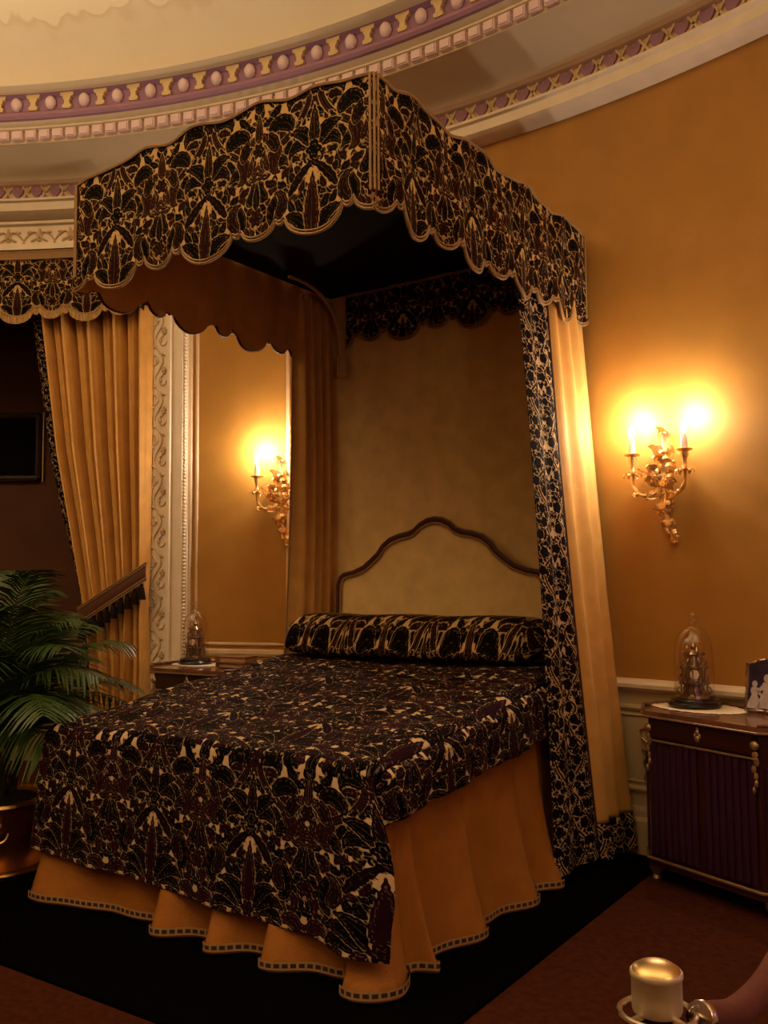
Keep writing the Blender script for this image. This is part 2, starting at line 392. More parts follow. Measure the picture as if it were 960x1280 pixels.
def glass_mat():
    m = bpy.data.materials.new('clear_glass'); t, N, L = nt(m); b = bsdf(m); out = [n for n in N if n.type == 'OUTPUT_MATERIAL'][0]
    lw = N.new('ShaderNodeLayerWeight'); lw.inputs[0].default_value = .22
    tr = N.new('ShaderNodeBsdfTransparent'); tr.inputs[0].default_value = (.97, .95, .92, 1); gl = N.new('ShaderNodeBsdfGlossy'); gl.inputs[1].default_value = .03
    mx = N.new('ShaderNodeMixShader'); f = math_node(N, L, 'MULTIPLY_ADD', lw.outputs['Facing'], .55); f.node.inputs[2].default_value = .07
    L.new(f, mx.inputs[0]); L.new(tr.outputs[0], mx.inputs[1]); L.new(gl.outputs[0], mx.inputs[2]); L.new(mx.outputs[0], out.inputs[0]); N.remove(b)
    return m
M_glass = glass_mat()
def bulb_mat():
    m = bpy.data.materials.new('lit_bulb'); t, N, L = nt(m); b = bsdf(m)
    b.inputs['Emission Color'].default_value = (1, .78, .45, 1); b.inputs['Emission Strength'].default_value = 60
    return m
M_bulb = bulb_mat()
def ceiling_mat():
    """cream plaster with the brownish tide marks of old damp, ringed by a wavering edge"""
    m = bpy.data.materials.new('stained_ceiling_plaster'); t, N, L = nt(m); b = bsdf(m); b.inputs['Roughness'].default_value = .9
    g = N.new('ShaderNodeNewGeometry'); v = N.new('ShaderNodeVectorMath'); v.operation = 'SUBTRACT'; v.inputs[1].default_value = (CX, CY, 0); L.new(g.outputs['Position'], v.inputs[0])
    s = N.new('ShaderNodeSeparateXYZ'); L.new(v.outputs[0], s.inputs[0])
    r = math_node(N, L, 'SQRT', math_node(N, L, 'ADD', math_node(N, L, 'POWER', s.outputs[0], 2.0), math_node(N, L, 'POWER', s.outputs[1], 2.0)))
    n1 = N.new('ShaderNodeTexNoise'); n1.inputs['Scale'].default_value = 1.2; L.new(v.outputs[0], n1.inputs['Vector'])
    n2 = N.new('ShaderNodeTexVoronoi'); n2.inputs['Scale'].default_value = 8; L.new(v.outputs[0], n2.inputs['Vector'])
    q = math_node(N, L, 'ADD', r, math_node(N, L, 'MULTIPLY', math_node(N, L, 'SUBTRACT', n1.outputs['Fac'], .5), .5)); q = math_node(N, L, 'ADD', q, math_node(N, L, 'MULTIPLY', n2.outputs['Distance'], .13))
    rp = N.new('ShaderNodeValToRGB'); e = rp.color_ramp.elements; e[0].position = .83; e[0].color = (.78, .66, .48, 1); e[1].position = 1.; e[1].color = (.74, .62, .45, 1)
    for p, c in ((.842, (.66, .52, .35, 1)), (.89, (.72, .59, .42, 1))): k = e.new(p); k.color = c
    L.new(math_node(N, L, 'MULTIPLY_ADD', q, 1.0), rp.inputs[0]); rp.inputs[0].links[0].from_node.inputs[2].default_value = -4.95
    L.new(rp.outputs[0], b.inputs['Base Color'])
    return m
M_ceiling = ceiling_mat()

# ------------------------------------------------------------------ the room
AO0, AO1 = -21.9, -41.0                   # bearings of the alcove opening
m = MB(); N_ = 96
m.add([(CX, CY, 0)] + [(CX + 9.2 * math.sin(2 * PI * k / N_), CY + 9.2 * math.cos(2 * PI * k / N_), 0) for k in range(N_)] , [(0, 1 + k, 1 + (k + 1) % N_) for k in range(N_)])
tag(m.build('floor', M_carpet, smooth=False, weld=False), kind='structure')
Z1 = .90
arc_sheet('wall_back', AO0, 180, [(RW, .9), (RW, 4.2)], M_wall)
arc_sheet('wall_left', -180, AO1, [(RW, .9), (RW, 4.2)], M_wall)
arc_sheet('wall_over_alcove', AO1, AO0, [(RW + .12, 3.62), (RW, 3.62), (RW, 4.2)], M_wall)
arc_sheet('trim_1', AO0, 180, [(RW, 0.), (RW, .9)], M_dado)
arc_sheet('trim_2', -180, AO1, [(RW, 0.), (RW, .9)], M_dado)
for i, (a0, a1) in enumerate(((AO0, 60), (-80, AO1))):
    o = arc_sheet('baseboard_' + ('back', 'left')[i], a0, a1, [(RW, .24), (RW - .015, .24), (RW - .025, .22), (RW - .025, .19), (RW - .045, .17), (RW - .045, 0)], M_dado)
    o = arc_sheet('trim_%d' % (3 + i), a0, a1, [(RW, .845), (RW - .02, .855), (RW - .05, .87), (RW - .055, .89), (RW - .045, .905), (RW, .915)], M_cream)
# raised panel mouldings on the dado and the big frames of the upper wall
def panel(name, a0, a1, z0, z1, r, mt, parent=None, inset=.0):
    m = MB(); k = max(3, int(abs(a1 - a0) / .8))
    for rr, ins in ((r, inset), (r * .5, inset)):
        d = 0 if rr == r else r * 2.2; da = math.degrees(d / RW)
        P = [wallp(a0 + da + (a1 - a0 - 2 * da) * i / k, z0 + d, ins) for i in range(k)] + [wallp(a1 - da, z0 + d + (z1 - z0 - 2 * d) * i / 3, ins) for i in range(3)] + \
            [wallp(a1 - da + (a0 - a1 + 2 * da) * i / k, z1 - d, ins) for i in range(k)] + [wallp(a0 + da, z1 - d - (z1 - z0 - 2 * d) * i / 3, ins) for i in range(3)]
        m.tube(P, rr, 8, closed=True)
    return tag(m.build(name, mt, parent), kind='structure' if parent is None else None)
dado_panels = [(-18.6, -12.4), (-11.6, -1.0), (0.2, 9.6), (10.6, 20.5), (21.5, 31)]
for i, (a0, a1) in enumerate(dado_panels):
    p = panel('trim_%d' % (5 + i), a0, a1, .33, .76, .018, M_dado)
    if i >= 2:
        for a in (a0 + .55, a1 - .55):
            mm = MB(); 
            for k in range(5): mm.tube([wallp(a + .35 * math.sin(t * 1.3 + k) * (1 - t / 6), .40 + .055 * k + .035 * math.sin(t), .012) for t in np.linspace(0, 4.5, 12)], [.008 - .0012 * abs(j - 5) for j in range(12)], 5)
            mm.build('carved_scroll', M_gilt_dull, p)
panel('trim_10', -19.03, -11.85, .965, 4.02, .026, M_relief)

# cornice: fascia, heart frieze, cove, dentils, mauve fillet, egg band, dome
RI = 6.5
arc_sheet('trim_11', -180, 180, [(RW, 4.165), (RI + .02, 4.175), (RI - .01, 4.185), (RI - .035, 4.205), (RI - .035, 4.265), (RI - .055, 4.275), (RI - .055, 4.292), (RI - .02, 4.296)], M_cream, n=240)
heart_band = arc_sheet('trim_12', -180, 180, [(RI - .02, 4.296), (RI, 4.30), (RI, 4.395), (RI - .03, 4.405), (RI - .05, 4.425)], M_lattice, n=240)
cove = [(RI - .05 - .31 * (1 - math.cos(t)) ** .9, 4.425 + .115 * math.sin(t)) for t in np.linspace(0, PI / 2, 9)]
arc_sheet('trim_13', -180, 180, cove, M_ceil, n=240)
dentil_band = arc_sheet('trim_14', -180, 180, [cove[-1], (6.105, 4.535), (6.12, 4.55), (6.12, 4.625), (6.09, 4.635), (6.09, 4.648)], M_ceil, n=240)
arc_sheet('trim_15', -180, 180, [(6.09, 4.648), (6.075, 4.655), (6.055, 4.672)], M_ceil, n=240)
arc_sheet('trim_16', -180, 180, [(6.055, 4.672), (6.035, 4.676), (6.022, 4.695), (6.03, 4.72), (6.05, 4.735)], M_purple, n=240)
egg_band = arc_sheet('trim_17', -180, 180, [(6.05, 4.735), (6.07, 4.75), (6.07, 4.835), (6.03, 4.855)], M_purple, n=240)
dome = [(6.03, 4.855), (5.985, 4.86), (5.95, 4.875)] + [(5.95 * math.cos(t), 4.875 + 1.0 * math.sin(t)) for t in np.linspace(.03, PI / 2 - .002, 26)]
tag(arc_sheet('ceiling', -180, 180, dome, M_ceiling, n=240), kind='structure')

def piece_mesh(fill, smooth=True):
    m = MB(); fill(m); return m.mesh('piece', smooth=smooth)
def place_on_ring(name, me, mt, parent, deg, z, r):
    a = math.radians(deg); o = link(name, me, mt, parent); o.location = (CX + r * math.sin(a), CY + r * math.cos(a), z); o.rotation_euler = (0, 0, -a)
    return o
# eggs and leaf darts (local -Y faces the room)
def egg(m): m.ell((0, -.012, 0), (.040, .036, .050), 10, 7)
def dart(m):
    out = [(-.05, .058), (.05, .058), (.046, .03), (.030, .026), (.026, .006), (.017, .0), (.02, -.03), (.034, -.034), (.03, -.056), (0, -.06), (-.03, -.056), (-.034, -.034), (-.02, -.03), (-.017, 0), (-.026, .006), (-.030, .026), (-.046, .03)]
    m.prism(out, -.024, .004, lambda a, b, d: (a, d, b))
eggm, dartm = piece_mesh(egg), piece_mesh(dart, False)
A_E0, A_ES = 90 - math.degrees(2.0749), -math.degrees(.0412)
for k in range(-7, 26):
    a = A_E0 - A_ES * k
    place_on_ring('egg', eggm, M_pink, egg_band, a, 4.790, 6.065); place_on_ring('leaf_dart', dartm, M_gilt_leaf, egg_band, a - A_ES / 2, 4.796, 6.062)
def dentil(m):
    m.box((0, -.012, 0), (.074, .04, .062)); m.box((0, -.034, -.0), (.058, .012, .048))
dm = piece_mesh(dentil, False)
for k in range(66): place_on_ring('dentil', dm, M_pink, dentil_band, -42 + .93 * k, 4.588, 6.115)
HEART = [(0, -.045), (.036, -.008), (.044, .012), (.040, .030), (.026, .038), (.012, .034), (0, .022)]
HEART = HEART + [(-x, y) for x, y in HEART[-2:0:-1]]
hm = piece_mesh(lambda m: m.prism([(x * 1.0, y * 1.12) for x, y in HEART], -.014, .004, lambda a, b, d: (a, d, b)), False)
def xbar(m):
    for s in (-1, 1): m.box((0, -.008, 0), (.014, .016, .118), Matrix.Rotation(s * .62, 4, 'Y'))
xm = piece_mesh(xbar, False)
tm = piece_mesh(lambda m: m.prism([(-.026, -.044), (.026, -.044), (0, -.014)], -.008, .004, lambda a, b, d: (a, d, b)), False)
for k in range(50):
    a = -43.3 + 1.263 * k
    place_on_ring('heart', hm, M_purple, heart_band, a, 4.352, RI - .001); place_on_ring('lattice_cross', xm, M_gilt_leaf, heart_band, a + .63, 4.348, RI - .001); place_on_ring('triangle', tm, M_purple, heart_band, a + .63, 4.346, RI - .002)

# embossed frieze over the alcove
frieze = arc_sheet('trim_18', -46, -20.5, [(RW - .02, 4.16), (RW - .05, 4.15), (RW - .05, 4.13), (RW - .025, 4.12), (RW - .025, 3.985), (RW - .05, 3.975), (RW - .06, 3.93), (RW - .03, 3.92), (RW, 3.915)], M_cream)
def frieze_scroll(m):
    for s in (-1, 1):
        m.tube([(s * (.015 + .055 * t - .02 * math.sin(t * 3)), -.006, -.035 + .055 * math.sin(t * 2.2)) for t in np.linspace(0, 1.9, 16)], [.009 - .0003 * i for i in range(16)], 5)
        m.ell((s * .075, -.006, .02), (.022, .010, .012), 8, 5); m.ell((s * .045, -.006, -.042), (.026, .010, .010), 8, 5, Matrix.Rotation(s * .5, 3, 'Y'))
    m.ell((0, -.006, .01), (.014, .012, .042), 8, 6); m.ell((0, -.006, -.045), (.02, .01, .01), 8, 5)
fm = piece_mesh(frieze_scroll)
for k in range(10): place_on_ring('frieze_leaf', fm, M_relief, frieze, -42 + 2.1 * k, 4.052, RW - .025)

# carved white architrave beside the alcove: scroll board, hollow, beaded edge
ARC0, ARC1 = -21.95, -19.05
def wall_mould(name, prof, z0, z1, mt):
    """prof: [(bearing, inset)] extruded vertically"""
    P = np.array([[list(wallp(a, z, i)) for z in (z0, z1)] for a, i in prof]); o = grid(name, P, mt, smooth=False); o['kind'] = 'structure'; return o
arch = wall_mould('trim_19', [(ARC0, -.12), (ARC0, .065), (-21.65, .065), (-21.62, .05), (-20.32, .05), (-20.30, .068), (-20.12, .068), (-20.08, .03), (-19.75, .03), (-19.70, .055), (-19.32, .055), (-19.28, .04), (-19.05, .03), (-19.0, 0.)], 0.0, 3.92, M_cream)
def vine(m):
    m.tube([(.032 * math.sin(2 * PI * t), -.006, (t - .5) * .29) for t in np.linspace(0, 1, 22)], .0055, 5)
    for s in (-1, 1):
        m.tube([(s * (.034 - .026 * math.sin(q)), -.006, s * .07 + .035 * math.cos(q) * 1.0) for q in np.linspace(0, 4.6, 14)], [.0062 - .00025 * i for i in range(14)], 5)
        m.ell((s * .012, -.006, s * .072), (.013, .010, .016), 8, 5); m.ell((s * -.035, -.006, s * .03), (.02, .009, .009), 8, 5, Matrix.Rotation(.7, 3, 'Y'))
        m.ell((s * .045, -.006, s * .125), (.018, .009, .008), 8, 5, Matrix.Rotation(-.6, 3, 'Y'))
vm = piece_mesh(vine)
rosm = piece_mesh(lambda m: [m.ell((.013 * math.cos(q), -.006, .013 * math.sin(q)), (.010, .010, .010), 7, 5) for q in np.linspace(0, 2 * PI, 6)[:-1]] and m.ell((0, -.012, 0), (.007, .007, .007), 7, 5))
for k in range(13):
    z = .22 + .29 * k
    place_on_ring('vine_scroll', vm, M_relief, arch, -20.97, z, RW - .05); place_on_ring('rosette', rosm, M_relief, arch, -20.62, z + .15, RW - .05)
mm = MB()
for k in range(150): mm.ell(wallp(-19.18, .03 + .0258 * k, .042), (.013, .013, .0125), 7, 5)
tag(mm.build('bead_row', M_cream, arch), kind='stuff')
# alcove behind the curtain
RB = RW + .95
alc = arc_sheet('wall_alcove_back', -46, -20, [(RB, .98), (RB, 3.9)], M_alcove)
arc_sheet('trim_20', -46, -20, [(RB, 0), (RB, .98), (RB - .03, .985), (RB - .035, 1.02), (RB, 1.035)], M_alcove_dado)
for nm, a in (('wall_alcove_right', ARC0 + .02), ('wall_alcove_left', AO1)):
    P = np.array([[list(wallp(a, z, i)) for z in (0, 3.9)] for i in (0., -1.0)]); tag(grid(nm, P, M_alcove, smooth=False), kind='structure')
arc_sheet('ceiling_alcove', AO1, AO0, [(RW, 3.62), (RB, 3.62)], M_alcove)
t = empty('picture_frame', wallp(-33.6, 2.2, -.93)); tag(t, 'small dark framed picture hanging on the unlit alcove wall left of the curtain', 'picture')
a0, a1, z0, z1 = -35.4, -32.6, 2.33, 2.86
mm = MB()
for (p, q) in (((a0, z0), (a1, z0)), ((a1, z0), (a1, z1)), ((a1, z1), (a0, z1)), ((a0, z1), (a0, z0))):
    mm.tube([wallp(p[0], p[1], -.92), wallp(q[0], q[1], -.92)], .028, 8)
mm.build('moulding', M_frame, t)
mm = MB(); mm.add([wallp(a, z, -.932) for a, z in ((a0, z0), (a1, z0), (a1, z1), (a0, z1))], [(0, 1, 2, 3)]); mm.build('canvas', M_picture, t)
mm = MB(); mm.tube([wallp(a1 + .28, z0 - .03, -.925), wallp(a1 + .28, z1 + .03, -.925)], .008, 6); mm.build('gilt_edge', M_gilt_dull, t)
# ------------------------------------------------------------------ rug
rug = MB(); RX0, RX1, RY0, RY1 = -2.18, .40, -.66, 2.0
rug.box(((RX0 + RX1) / 2, (RY0 + RY1) / 2, .006), (RX1 - RX0, RY1 - RY0, .012))
tag(rug.build('rug', M_rug, smooth=False), 'black rug lying on the red-brown carpet under the canopied bed', 'rug')

# ------------------------------------------------------------------ bed: base, mattress, headboard, skirt
def bed_z(y): return .795 + .128 * np.clip(y, -.05, 1.6)
bed = tag(empty('bed', (-.9, .9, 0)), 'large double bed with gold pleated skirt and curved upholstered headboard', 'bed')
m = MB()
for (a, b_) in (((-1.76, .03, .30), (0, 0, 0)),): pass
def wedge(x0, x1, y0, y1, zb0, zt0, zb1, zt1):
    return [(x0, y0, zb0), (x1, y0, zb0), (x1, y1, zb1), (x0, y1, zb1), (x0, y0, zt0), (x1, y0, zt0), (x1, y1, zt1), (x0, y1, zt1)]
WF = [(0, 3, 2, 1), (4, 5, 6, 7), (0, 1, 5, 4), (1, 2, 6, 5), (2, 3, 7, 6), (3, 0, 4, 7)]
MB().add(wedge(-1.76, -.04, .02, 1.88, .34, .76, .34, 1.0), WF).build('mattress', M_dark, bed, smooth=False)
m = MB().box((-.9, .95, .26), (1.70, 1.84, .16)); m.build('bed_base', M_dark, bed, smooth=False)
for x in (-1.7, -.1):
    for y in (.09, 1.8): MB().lathe([(.03, .012), (.045, .05), (.03, .1), (.05, .18)], (x, y, 0), 12).build('leg', M_wood, bed)
HB = [(0, 1.815), (.05, 1.808), (.10, 1.785), (.145, 1.748), (.19, 1.732), (.25, 1.722), (.32, 1.70), (.37, 1.665), (.41, 1.615), (.46, 1.575), (.52, 1.532), (.60, 1.502), (.67, 1.490), (.70, 1.470), (.715, 1.43), (.72, 1.27), (.72, .5)]
HB = [(-x, z) for x, z in HB[::-1]] + HB[1:]
m = MB().prism([(-.9 + x, z) for x, z in HB], 1.90, 1.955, lambda a, b_, d: (a, d, b_)); hb = m.build('headboard', M_head, bed, smooth=False)
sm = []
for i in range(len(HB) - 1):
    for t in np.linspace(0, 1, 5)[:-1]: sm.append(((1 - t) * HB[i][0] + t * HB[i + 1][0], (1 - t) * HB[i][1] + t * HB[i + 1][1]))
for sc_, r, d, mt in ((0.0, .016, 1.893, M_redpipe), (.022, .008, 1.89, M_piping), (-.010, .012, 1.905, M_piping)):
    P = []
    for x, z in sm:
        n = Vector((x * .9, 0, z - 1.1)).normalized(); P.append((-.9 + x - n.x * sc_, d, z - n.z * sc_))
    MB().tube(P, r, 7).build('frame_moulding', mt, hb)

# skirt: pleats that step like saw teeth, foot side then right side
def saw(s, edges, amp, rising):
    """offset outward at path length s; each pleat swells from its hidden edge to its free edge"""
    for a, b_ in zip(edges[:-1], edges[1:]):
        if a <= s <= b_:
            t = (s - a) / (b_ - a); t = t if rising else 1 - t
            return amp * (.15 + .85 * (3 * t * t - 2 * t ** 3)) + .012 * math.sin(t * 9)
    return 0
def skirt_side(name, p0, p1, nrm, edges, amp, rising, ztop):
    L = (Vector(p1) - Vector(p0)).length; d = (Vector(p1) - Vector(p0)).normalized(); nrm = Vector(nrm)
    ss = []
    for a, b_ in zip(edges[:-1], edges[1:]): ss += list(np.linspace(a + .0008, b_ - .0008, 22))
    zz = np.linspace(1, 0, 20); P = np.zeros((len(ss), len(zz), 3)); B = np.zeros((len(ss), 2, 3)); S = np.zeros((len(ss), 2, 3)); acc = 0; prev = None
    for i, s in enumerate(ss):
        o = saw(s, edges, amp, rising)
        for j, t in enumerate(zz):
            k = (1 - t) ** 2.0; q = Vector(p0) + d * s + nrm * (o * k + .012 * (1 - t) + .006 * math.sin(s * 23 + t * 4) * (1 - t))
            P[i, j] = (q.x, q.y, .022 + (ztop - .022) * t)
        q = Vector(P[i, -1]); 
        if prev is not None: acc += (q - prev).length
        prev = q; e = nrm * .004
        for j, (zb, w) in enumerate(((.062, 1.), (.030, 0.))): B[i, j] = (q.x + e.x, q.y + e.y, zb); S[i, j] = (acc, w, 0)
    o = grid(name, P, M_skirt, bed, double=.003); grid('hem_braid', B, M_braid, o, S=S)
FE = [0, .46, .80, 1.12, 1.48, 1.80]
skirt_side('skirt_panel', (-1.82, -.028, 0), (-.02, -.028, 0), (0, -1, 0), [0, .80, 1.11, 1.40, 1.80], .135, False, .70)
skirt_side('skirt_panel', (.015, .06, 0), (.015, 1.30, 0), (1, 0, 0), [0, .10, .50, .98, 1.24], .115, True, .72)
skirt_side('skirt_panel', (.0, 1.30, 0), (.0, 1.86, 0), (1, 0, 0), [0, .28, .56], .03, True, .72)
skirt_side('skirt_panel', (-1.815, .0, 0), (-1.815, 1.86, 0), (-1, 0, 0), [0, .45, .9, 1.35, 1.8], .05, True, .72)
# rounded corner pleat
cp = [(-.03, -.20), (.03, -.215), (.10, -.185), (.15, -.115), (.145, -.05), (.11, .02), (.07, .07)]; ct = [(-.06, -.04), (-.03, -.045), (.005, -.045), (.025, -.03), (.03, -.01), (.03, .03), (.025, .07)]
cr = []
for C_ in (cp, ct):
    out = []
    for i in range(len(C_) - 1):
        p0, p1, p2, p3 = [np.array(C_[min(max(k, 0), len(C_) - 1)]) for k in (i - 1, i, i + 1, i + 2)]
        for t in np.linspace(0, 1, 8, endpoint=False): out.append(.5 * (2 * p1 + (p2 - p0) * t + (2 * p0 - 5 * p1 + 4 * p2 - p3) * t * t + (3 * p1 - p0 - 3 * p2 + p3) * t ** 3))
    cr.append(np.array(out))
P = np.zeros((len(cr[0]), 16, 3)); B = np.zeros((len(cr[0]), 2, 3)); S = np.zeros_like(B)
for j, t in enumerate(np.linspace(1, 0, 16)):
    k = (1 - t) ** 3.2; P[:, j, :2] = cr[0] * k + cr[1] * (1 - k); P[:, j, 2] = .022 + .66 * t
al = np.concatenate([[0], np.cumsum(np.hypot(*np.diff(cr[0], axis=0).T))])
for j, (z, w) in enumerate(((.062, 1), (.03, 0))):
    dv = cr[0] - np.array([.02, -.05]); B[:, j, :2] = cr[0] + .005 * dv / np.linalg.norm(dv, axis=1)[:, None]; B[:, j, 2] = z; S[:, j, 0] = al; S[:, j, 1] = w
o = grid('skirt_panel', P, M_skirt, bed, double=.003); grid('hem_braid', B, M_braid, o, S=S)

# ------------------------------------------------------------------ bedspread
spread = tag(empty('bedspread', (-.9, .9, .75)), 'black and plum damask velvet bedspread hanging over the foot and sides of the bed', 'bedspread')
TB = .55
def spread_foot():
    a = np.linspace(0, 1, 330)
    arc_r = .055
    # top run (head to foot), rounded edge, drop
    top = np.linspace(1.70, .0, 285); rnd_ = np.linspace(0, PI / 2, 8)[1:]; drop = np.linspace(0, 1, 112)[1:]
    rows = len(top) + len(rnd_) + len(drop); P = np.zeros((len(a), rows, 3)); W = np.zeros((len(a), rows, 3)); V = np.zeros((len(a), rows))
    for i, s in enumerate(a):
        xt = -1.865 + 1.905 * s; zbot = .228 - .078 * s; bump = .006 * math.sin(xt * 7) + .004 * math.sin(xt * 17 + 1)
        edge = min(s, 1 - s) * 1.905; drop_e = .035 * max(0, 1 - edge / .06) ** 2
        X = []; Y = []; Z = []
        for y in top: X.append(xt); Y.append(y - .03); Z.append(float(bed_z(y)) - drop_e + .006 * math.sin(xt * 5 + y * 6) + .004 * math.sin(xt * 13 - y * 9))
        z0 = Z[-1]
        for q in rnd_: X.append(xt); Y.append(-.03 - arc_r * math.sin(q)); Z.append(z0 - arc_r * (1 - math.cos(q)))
        z1 = Z[-1]
        for t in drop:
            z = z1 + (zbot - z1) * t; g = t ** .8
            fl = max(0, (s - .86) / .14); fr = max(0, (.03 - s) / .03)
            X.append(xt + (.115 * math.sin(min(1, t * 1.25) * PI * .62)) * fl ** 1.3 - .02 * fr * t)
            Y.append(-.03 - arc_r - .045 * g - bump * 2 * g - .085 * g * math.exp(-((s - .945) / .055) ** 2) + .02 * fl ** 2 * g)
            Z.append(z - .0 * fl)
        P[i, :, 0] = X; P[i, :, 1] = Y; P[i, :, 2] = Z
        d = np.concatenate([[0], np.cumsum(np.sqrt(np.diff(X) ** 2 + np.diff(Y) ** 2 + np.diff(Z) ** 2))]); V[i] = (d[-1] - d)
    U = (np.repeat((-1.865 + 1.905 * a)[:, None], rows, 1) + .53) / TB; W = weave(U, V / TB + .045)
    return grid('top_and_foot_drape', P, M_damask, spread, W=W, double=.004)
spread_foot()
def spread_side(sgn):
    ys = np.linspace(-.075, 1.70, 300); t = np.linspace(0, 1, 60); P = np.zeros((len(ys), len(t), 3)); D = np.zeros((len(ys), len(t)))
    x0 = .04 if sgn > 0 else -1.865
    for i, y in enumerate(ys):
        zt = float(bed_z(y + .03)) - .035; zb = .582 + .088 * max(y, 0)
        for j, q in enumerate(t):
            r = min(1, q / .16); bulge = .028 * math.sin(r * PI / 2)
            fold = .012 * math.sin(y * 15 + 1.2 * math.sin(y * 4)) * q + .006 * math.sin(y * 41) * q
            P[i, j] = (x0 + sgn * (bulge * min(1, max(.1, (y + .08) / .05)) + fold + .006 * q), y, zt - (zt - zb) * q - .03 * max(0, (-.02 - y) / .055)); D[i, j] = q * (zt - zb)
    U = np.repeat(ys[:, None], len(t), 1) / TB + .3
    return grid('side_drape', P, M_damask, spread, W=weave(U, .60 - D / TB), double=.004)
spread_side(1); spread_side(-1)

# bolster: long wedge-shaped cushion in the same cloth
def bolster():
    n, m_ = 300, 72
    P = np.zeros((n, m_, 3)); W = np.zeros((n, m_, 3)); th = np.linspace(-PI * .98, PI * .98, m_)
    for i, s in enumerate(np.linspace(0, 1, n)):
        e = min(s, 1 - s) * 1.70; k = (1 - max(0, 1 - e / .16) ** 2.2) ** .5 if e < .16 else 1.
        k = max(k, .03); x = -1.775 + 1.70 * s
        yc, zc = 1.66, 1.135
        for j, a in enumerate(th):
            c, s_ = math.cos(a), math.sin(a); ex = .62
            yy = -abs(c) ** ex * math.copysign(1, c) * .20; zz = abs(s_) ** ex * math.copysign(1, s_) * .118
            yy += .055 * (zz / .118)                               # leans back
            P[i, j] = (x, yc + yy * k, zc - .02 * (1 - k) + zz * k + .004 * math.sin(x * 11))
    U = np.repeat(np.linspace(0, 1.70 / .55, n)[:, None], m_, 1) + .05; V = np.repeat((th[None, :] / PI) * .42, n, 0) + .98
    o = grid('bolster', P, M_damask2, None, W=weave(U, V)); return o
tag(bolster(), 'long black and gold damask bolster lying against the headboard', 'bolster')

# ------------------------------------------------------------------ canopy
can = tag(empty('bed_canopy', (-.9, 2.1, 2.85)), 'flying bed canopy with scalloped black and gold damask valances, fixed to the gold wall', 'canopy')
CW, CL = 1.8, 2.10
def lobes(u):
    """u in repeats from a big lobe's centre -> height of scalloped edge, 0 = lowest"""
    u = (u + .5) % 1.0 - .5
    for c, w, d in ((0, .245, .105), (.5, .165, .07), (-.5, .165, .07), (.29, .046, .032), (-.29, .046, .032)):
        if abs(u - c) <= w: return .105 - d * math.sqrt(max(0, 1 - ((u - c) / w) ** 2))
    return .105
def top_front(t): return .055 * math.sin(PI * t) ** .8 + .016 * math.sin(2 * PI * 5 * t - .5) * math.sin(PI * t)
def top_side(t): return .020 * math.sin(2 * PI * 4.0 * t - 1.9) * min(1, t * 9) * min(1, (1 - t) * 9) + .012 * math.sin(PI * t)
def valance(name, p0, p1, nrm, rep, u0, ztop, topf, zb, fold, mt, pipe, lining=None, n=None, m_=96, vscale=.6, v0=.0):
    p0, p1, nrm = Vector(p0), Vector(p1), Vector(nrm); L = (p1 - p0).length; n = n or int(L / .0052); P = np.zeros((n, m_, 3)); U = np.zeros((n, m_)); V = np.zeros((n, m_))
    lo, hi = [], []
    for i, t in enumerate(np.linspace(0, 1, n)):
        u = t * L / rep + u0; a = ztop + topf(t); b_ = zb + lobes(u); base = p0 + (p1 - p0) * t
        for j, q in enumerate(np.linspace(0, 1, m_)):
            z = a + (b_ - a) * q; p = base + nrm * fold(t, q); P[i, j] = (p.x, p.y, z); U[i, j] = u + .02 * math.sin(z * 5); V[i, j] = (z - zb) / vscale + v0
        lo.append(Vector(P[i, -1])); hi.append(Vector(P[i, 0]))
    o = grid(name, P, mt, can, W=weave(U, V))
    if lining is not None:
        Q = P[::3, ::4].copy(); Q[..., 0] -= nrm.x * .009; Q[..., 1] -= nrm.y * .009; Q[:, -1, :] = P[::3, -1] - np.array(nrm) * .009; grid('lining', Q, lining, o)
    if pipe:
        for dz, dn, r in ((.0, .002, .0065), (.014, .004, .0045)): MB().tube([p + nrm * dn + Vector((0, 0, dz)) for p in lo[::2]], r, 5).build('scalloped_piping', pipe, o)
        MB().tube([p + nrm * .002 for p in hi[::3]], .008, 5).build('top_piping', pipe, o)
    return o
ZT = 3.415
fr = lambda t, q: .006 * math.sin(t * 19) * q + .004 * math.sin(t * 47 + q * 2)
fs = lambda t, q: .016 * q * math.sin(t * 26 + .6 * math.sin(q * 5)) + .006 * math.sin(t * 61 + q * 3)
f0 = valance('front_valance', (-CW, 0, 0), (0, 0, 0), (0, -1, 0), .6, -.5, ZT, top_front, 2.845, fr, M_damask2, M_piping, M_lining, v0=.12)
fR = valance('right_valance', (0, 0, 0), (0, CL, 0), (1, 0, 0), .5, -.58, ZT, top_side, 2.845, fs, M_damask2, M_piping, M_lining, v0=.12, vscale=.55)
fL = valance('left_valance', (-CW, 0, 0), (-CW, CL, 0), (-1, 0, 0), .5, -.55, ZT, top_side, 2.845, fs, M_damask2, M_redpipe, M_lining, n=200, m_=50, v0=.12)
hv = valance('head_valance', (-1.62, 1.99, 0), (-.16, 1.99, 0), (0, -1, 0), .5, .1, 3.32, lambda t: 0, 2.965, lambda t, q: .01 * math.sin(t * 30) * q, M_damask2, M_piping, None, n=240, m_=60, v0=.3)
for x in (-CW, 0):
    sx = 1 if x == 0 else -1
    for dx, dy in ((sx * .010, .012), (-sx * .012, -.010), (sx * .004, -.004)):
        MB().tube([(x + dx, dy, 2.95), (x + dx, dy, ZT)], .0052, 6).build('corner_piping', M_piping, can)
MB().tube([(.006, CL - .005, 2.93), (.006, CL - .005, ZT)], .006, 6).build('corner_piping', M_piping, can)
m = MB().box((-.9, CL / 2, 3.36), (CW - .04, CL - .04, .03)); m.build('tester_board', M_dark, can, smooth=False)
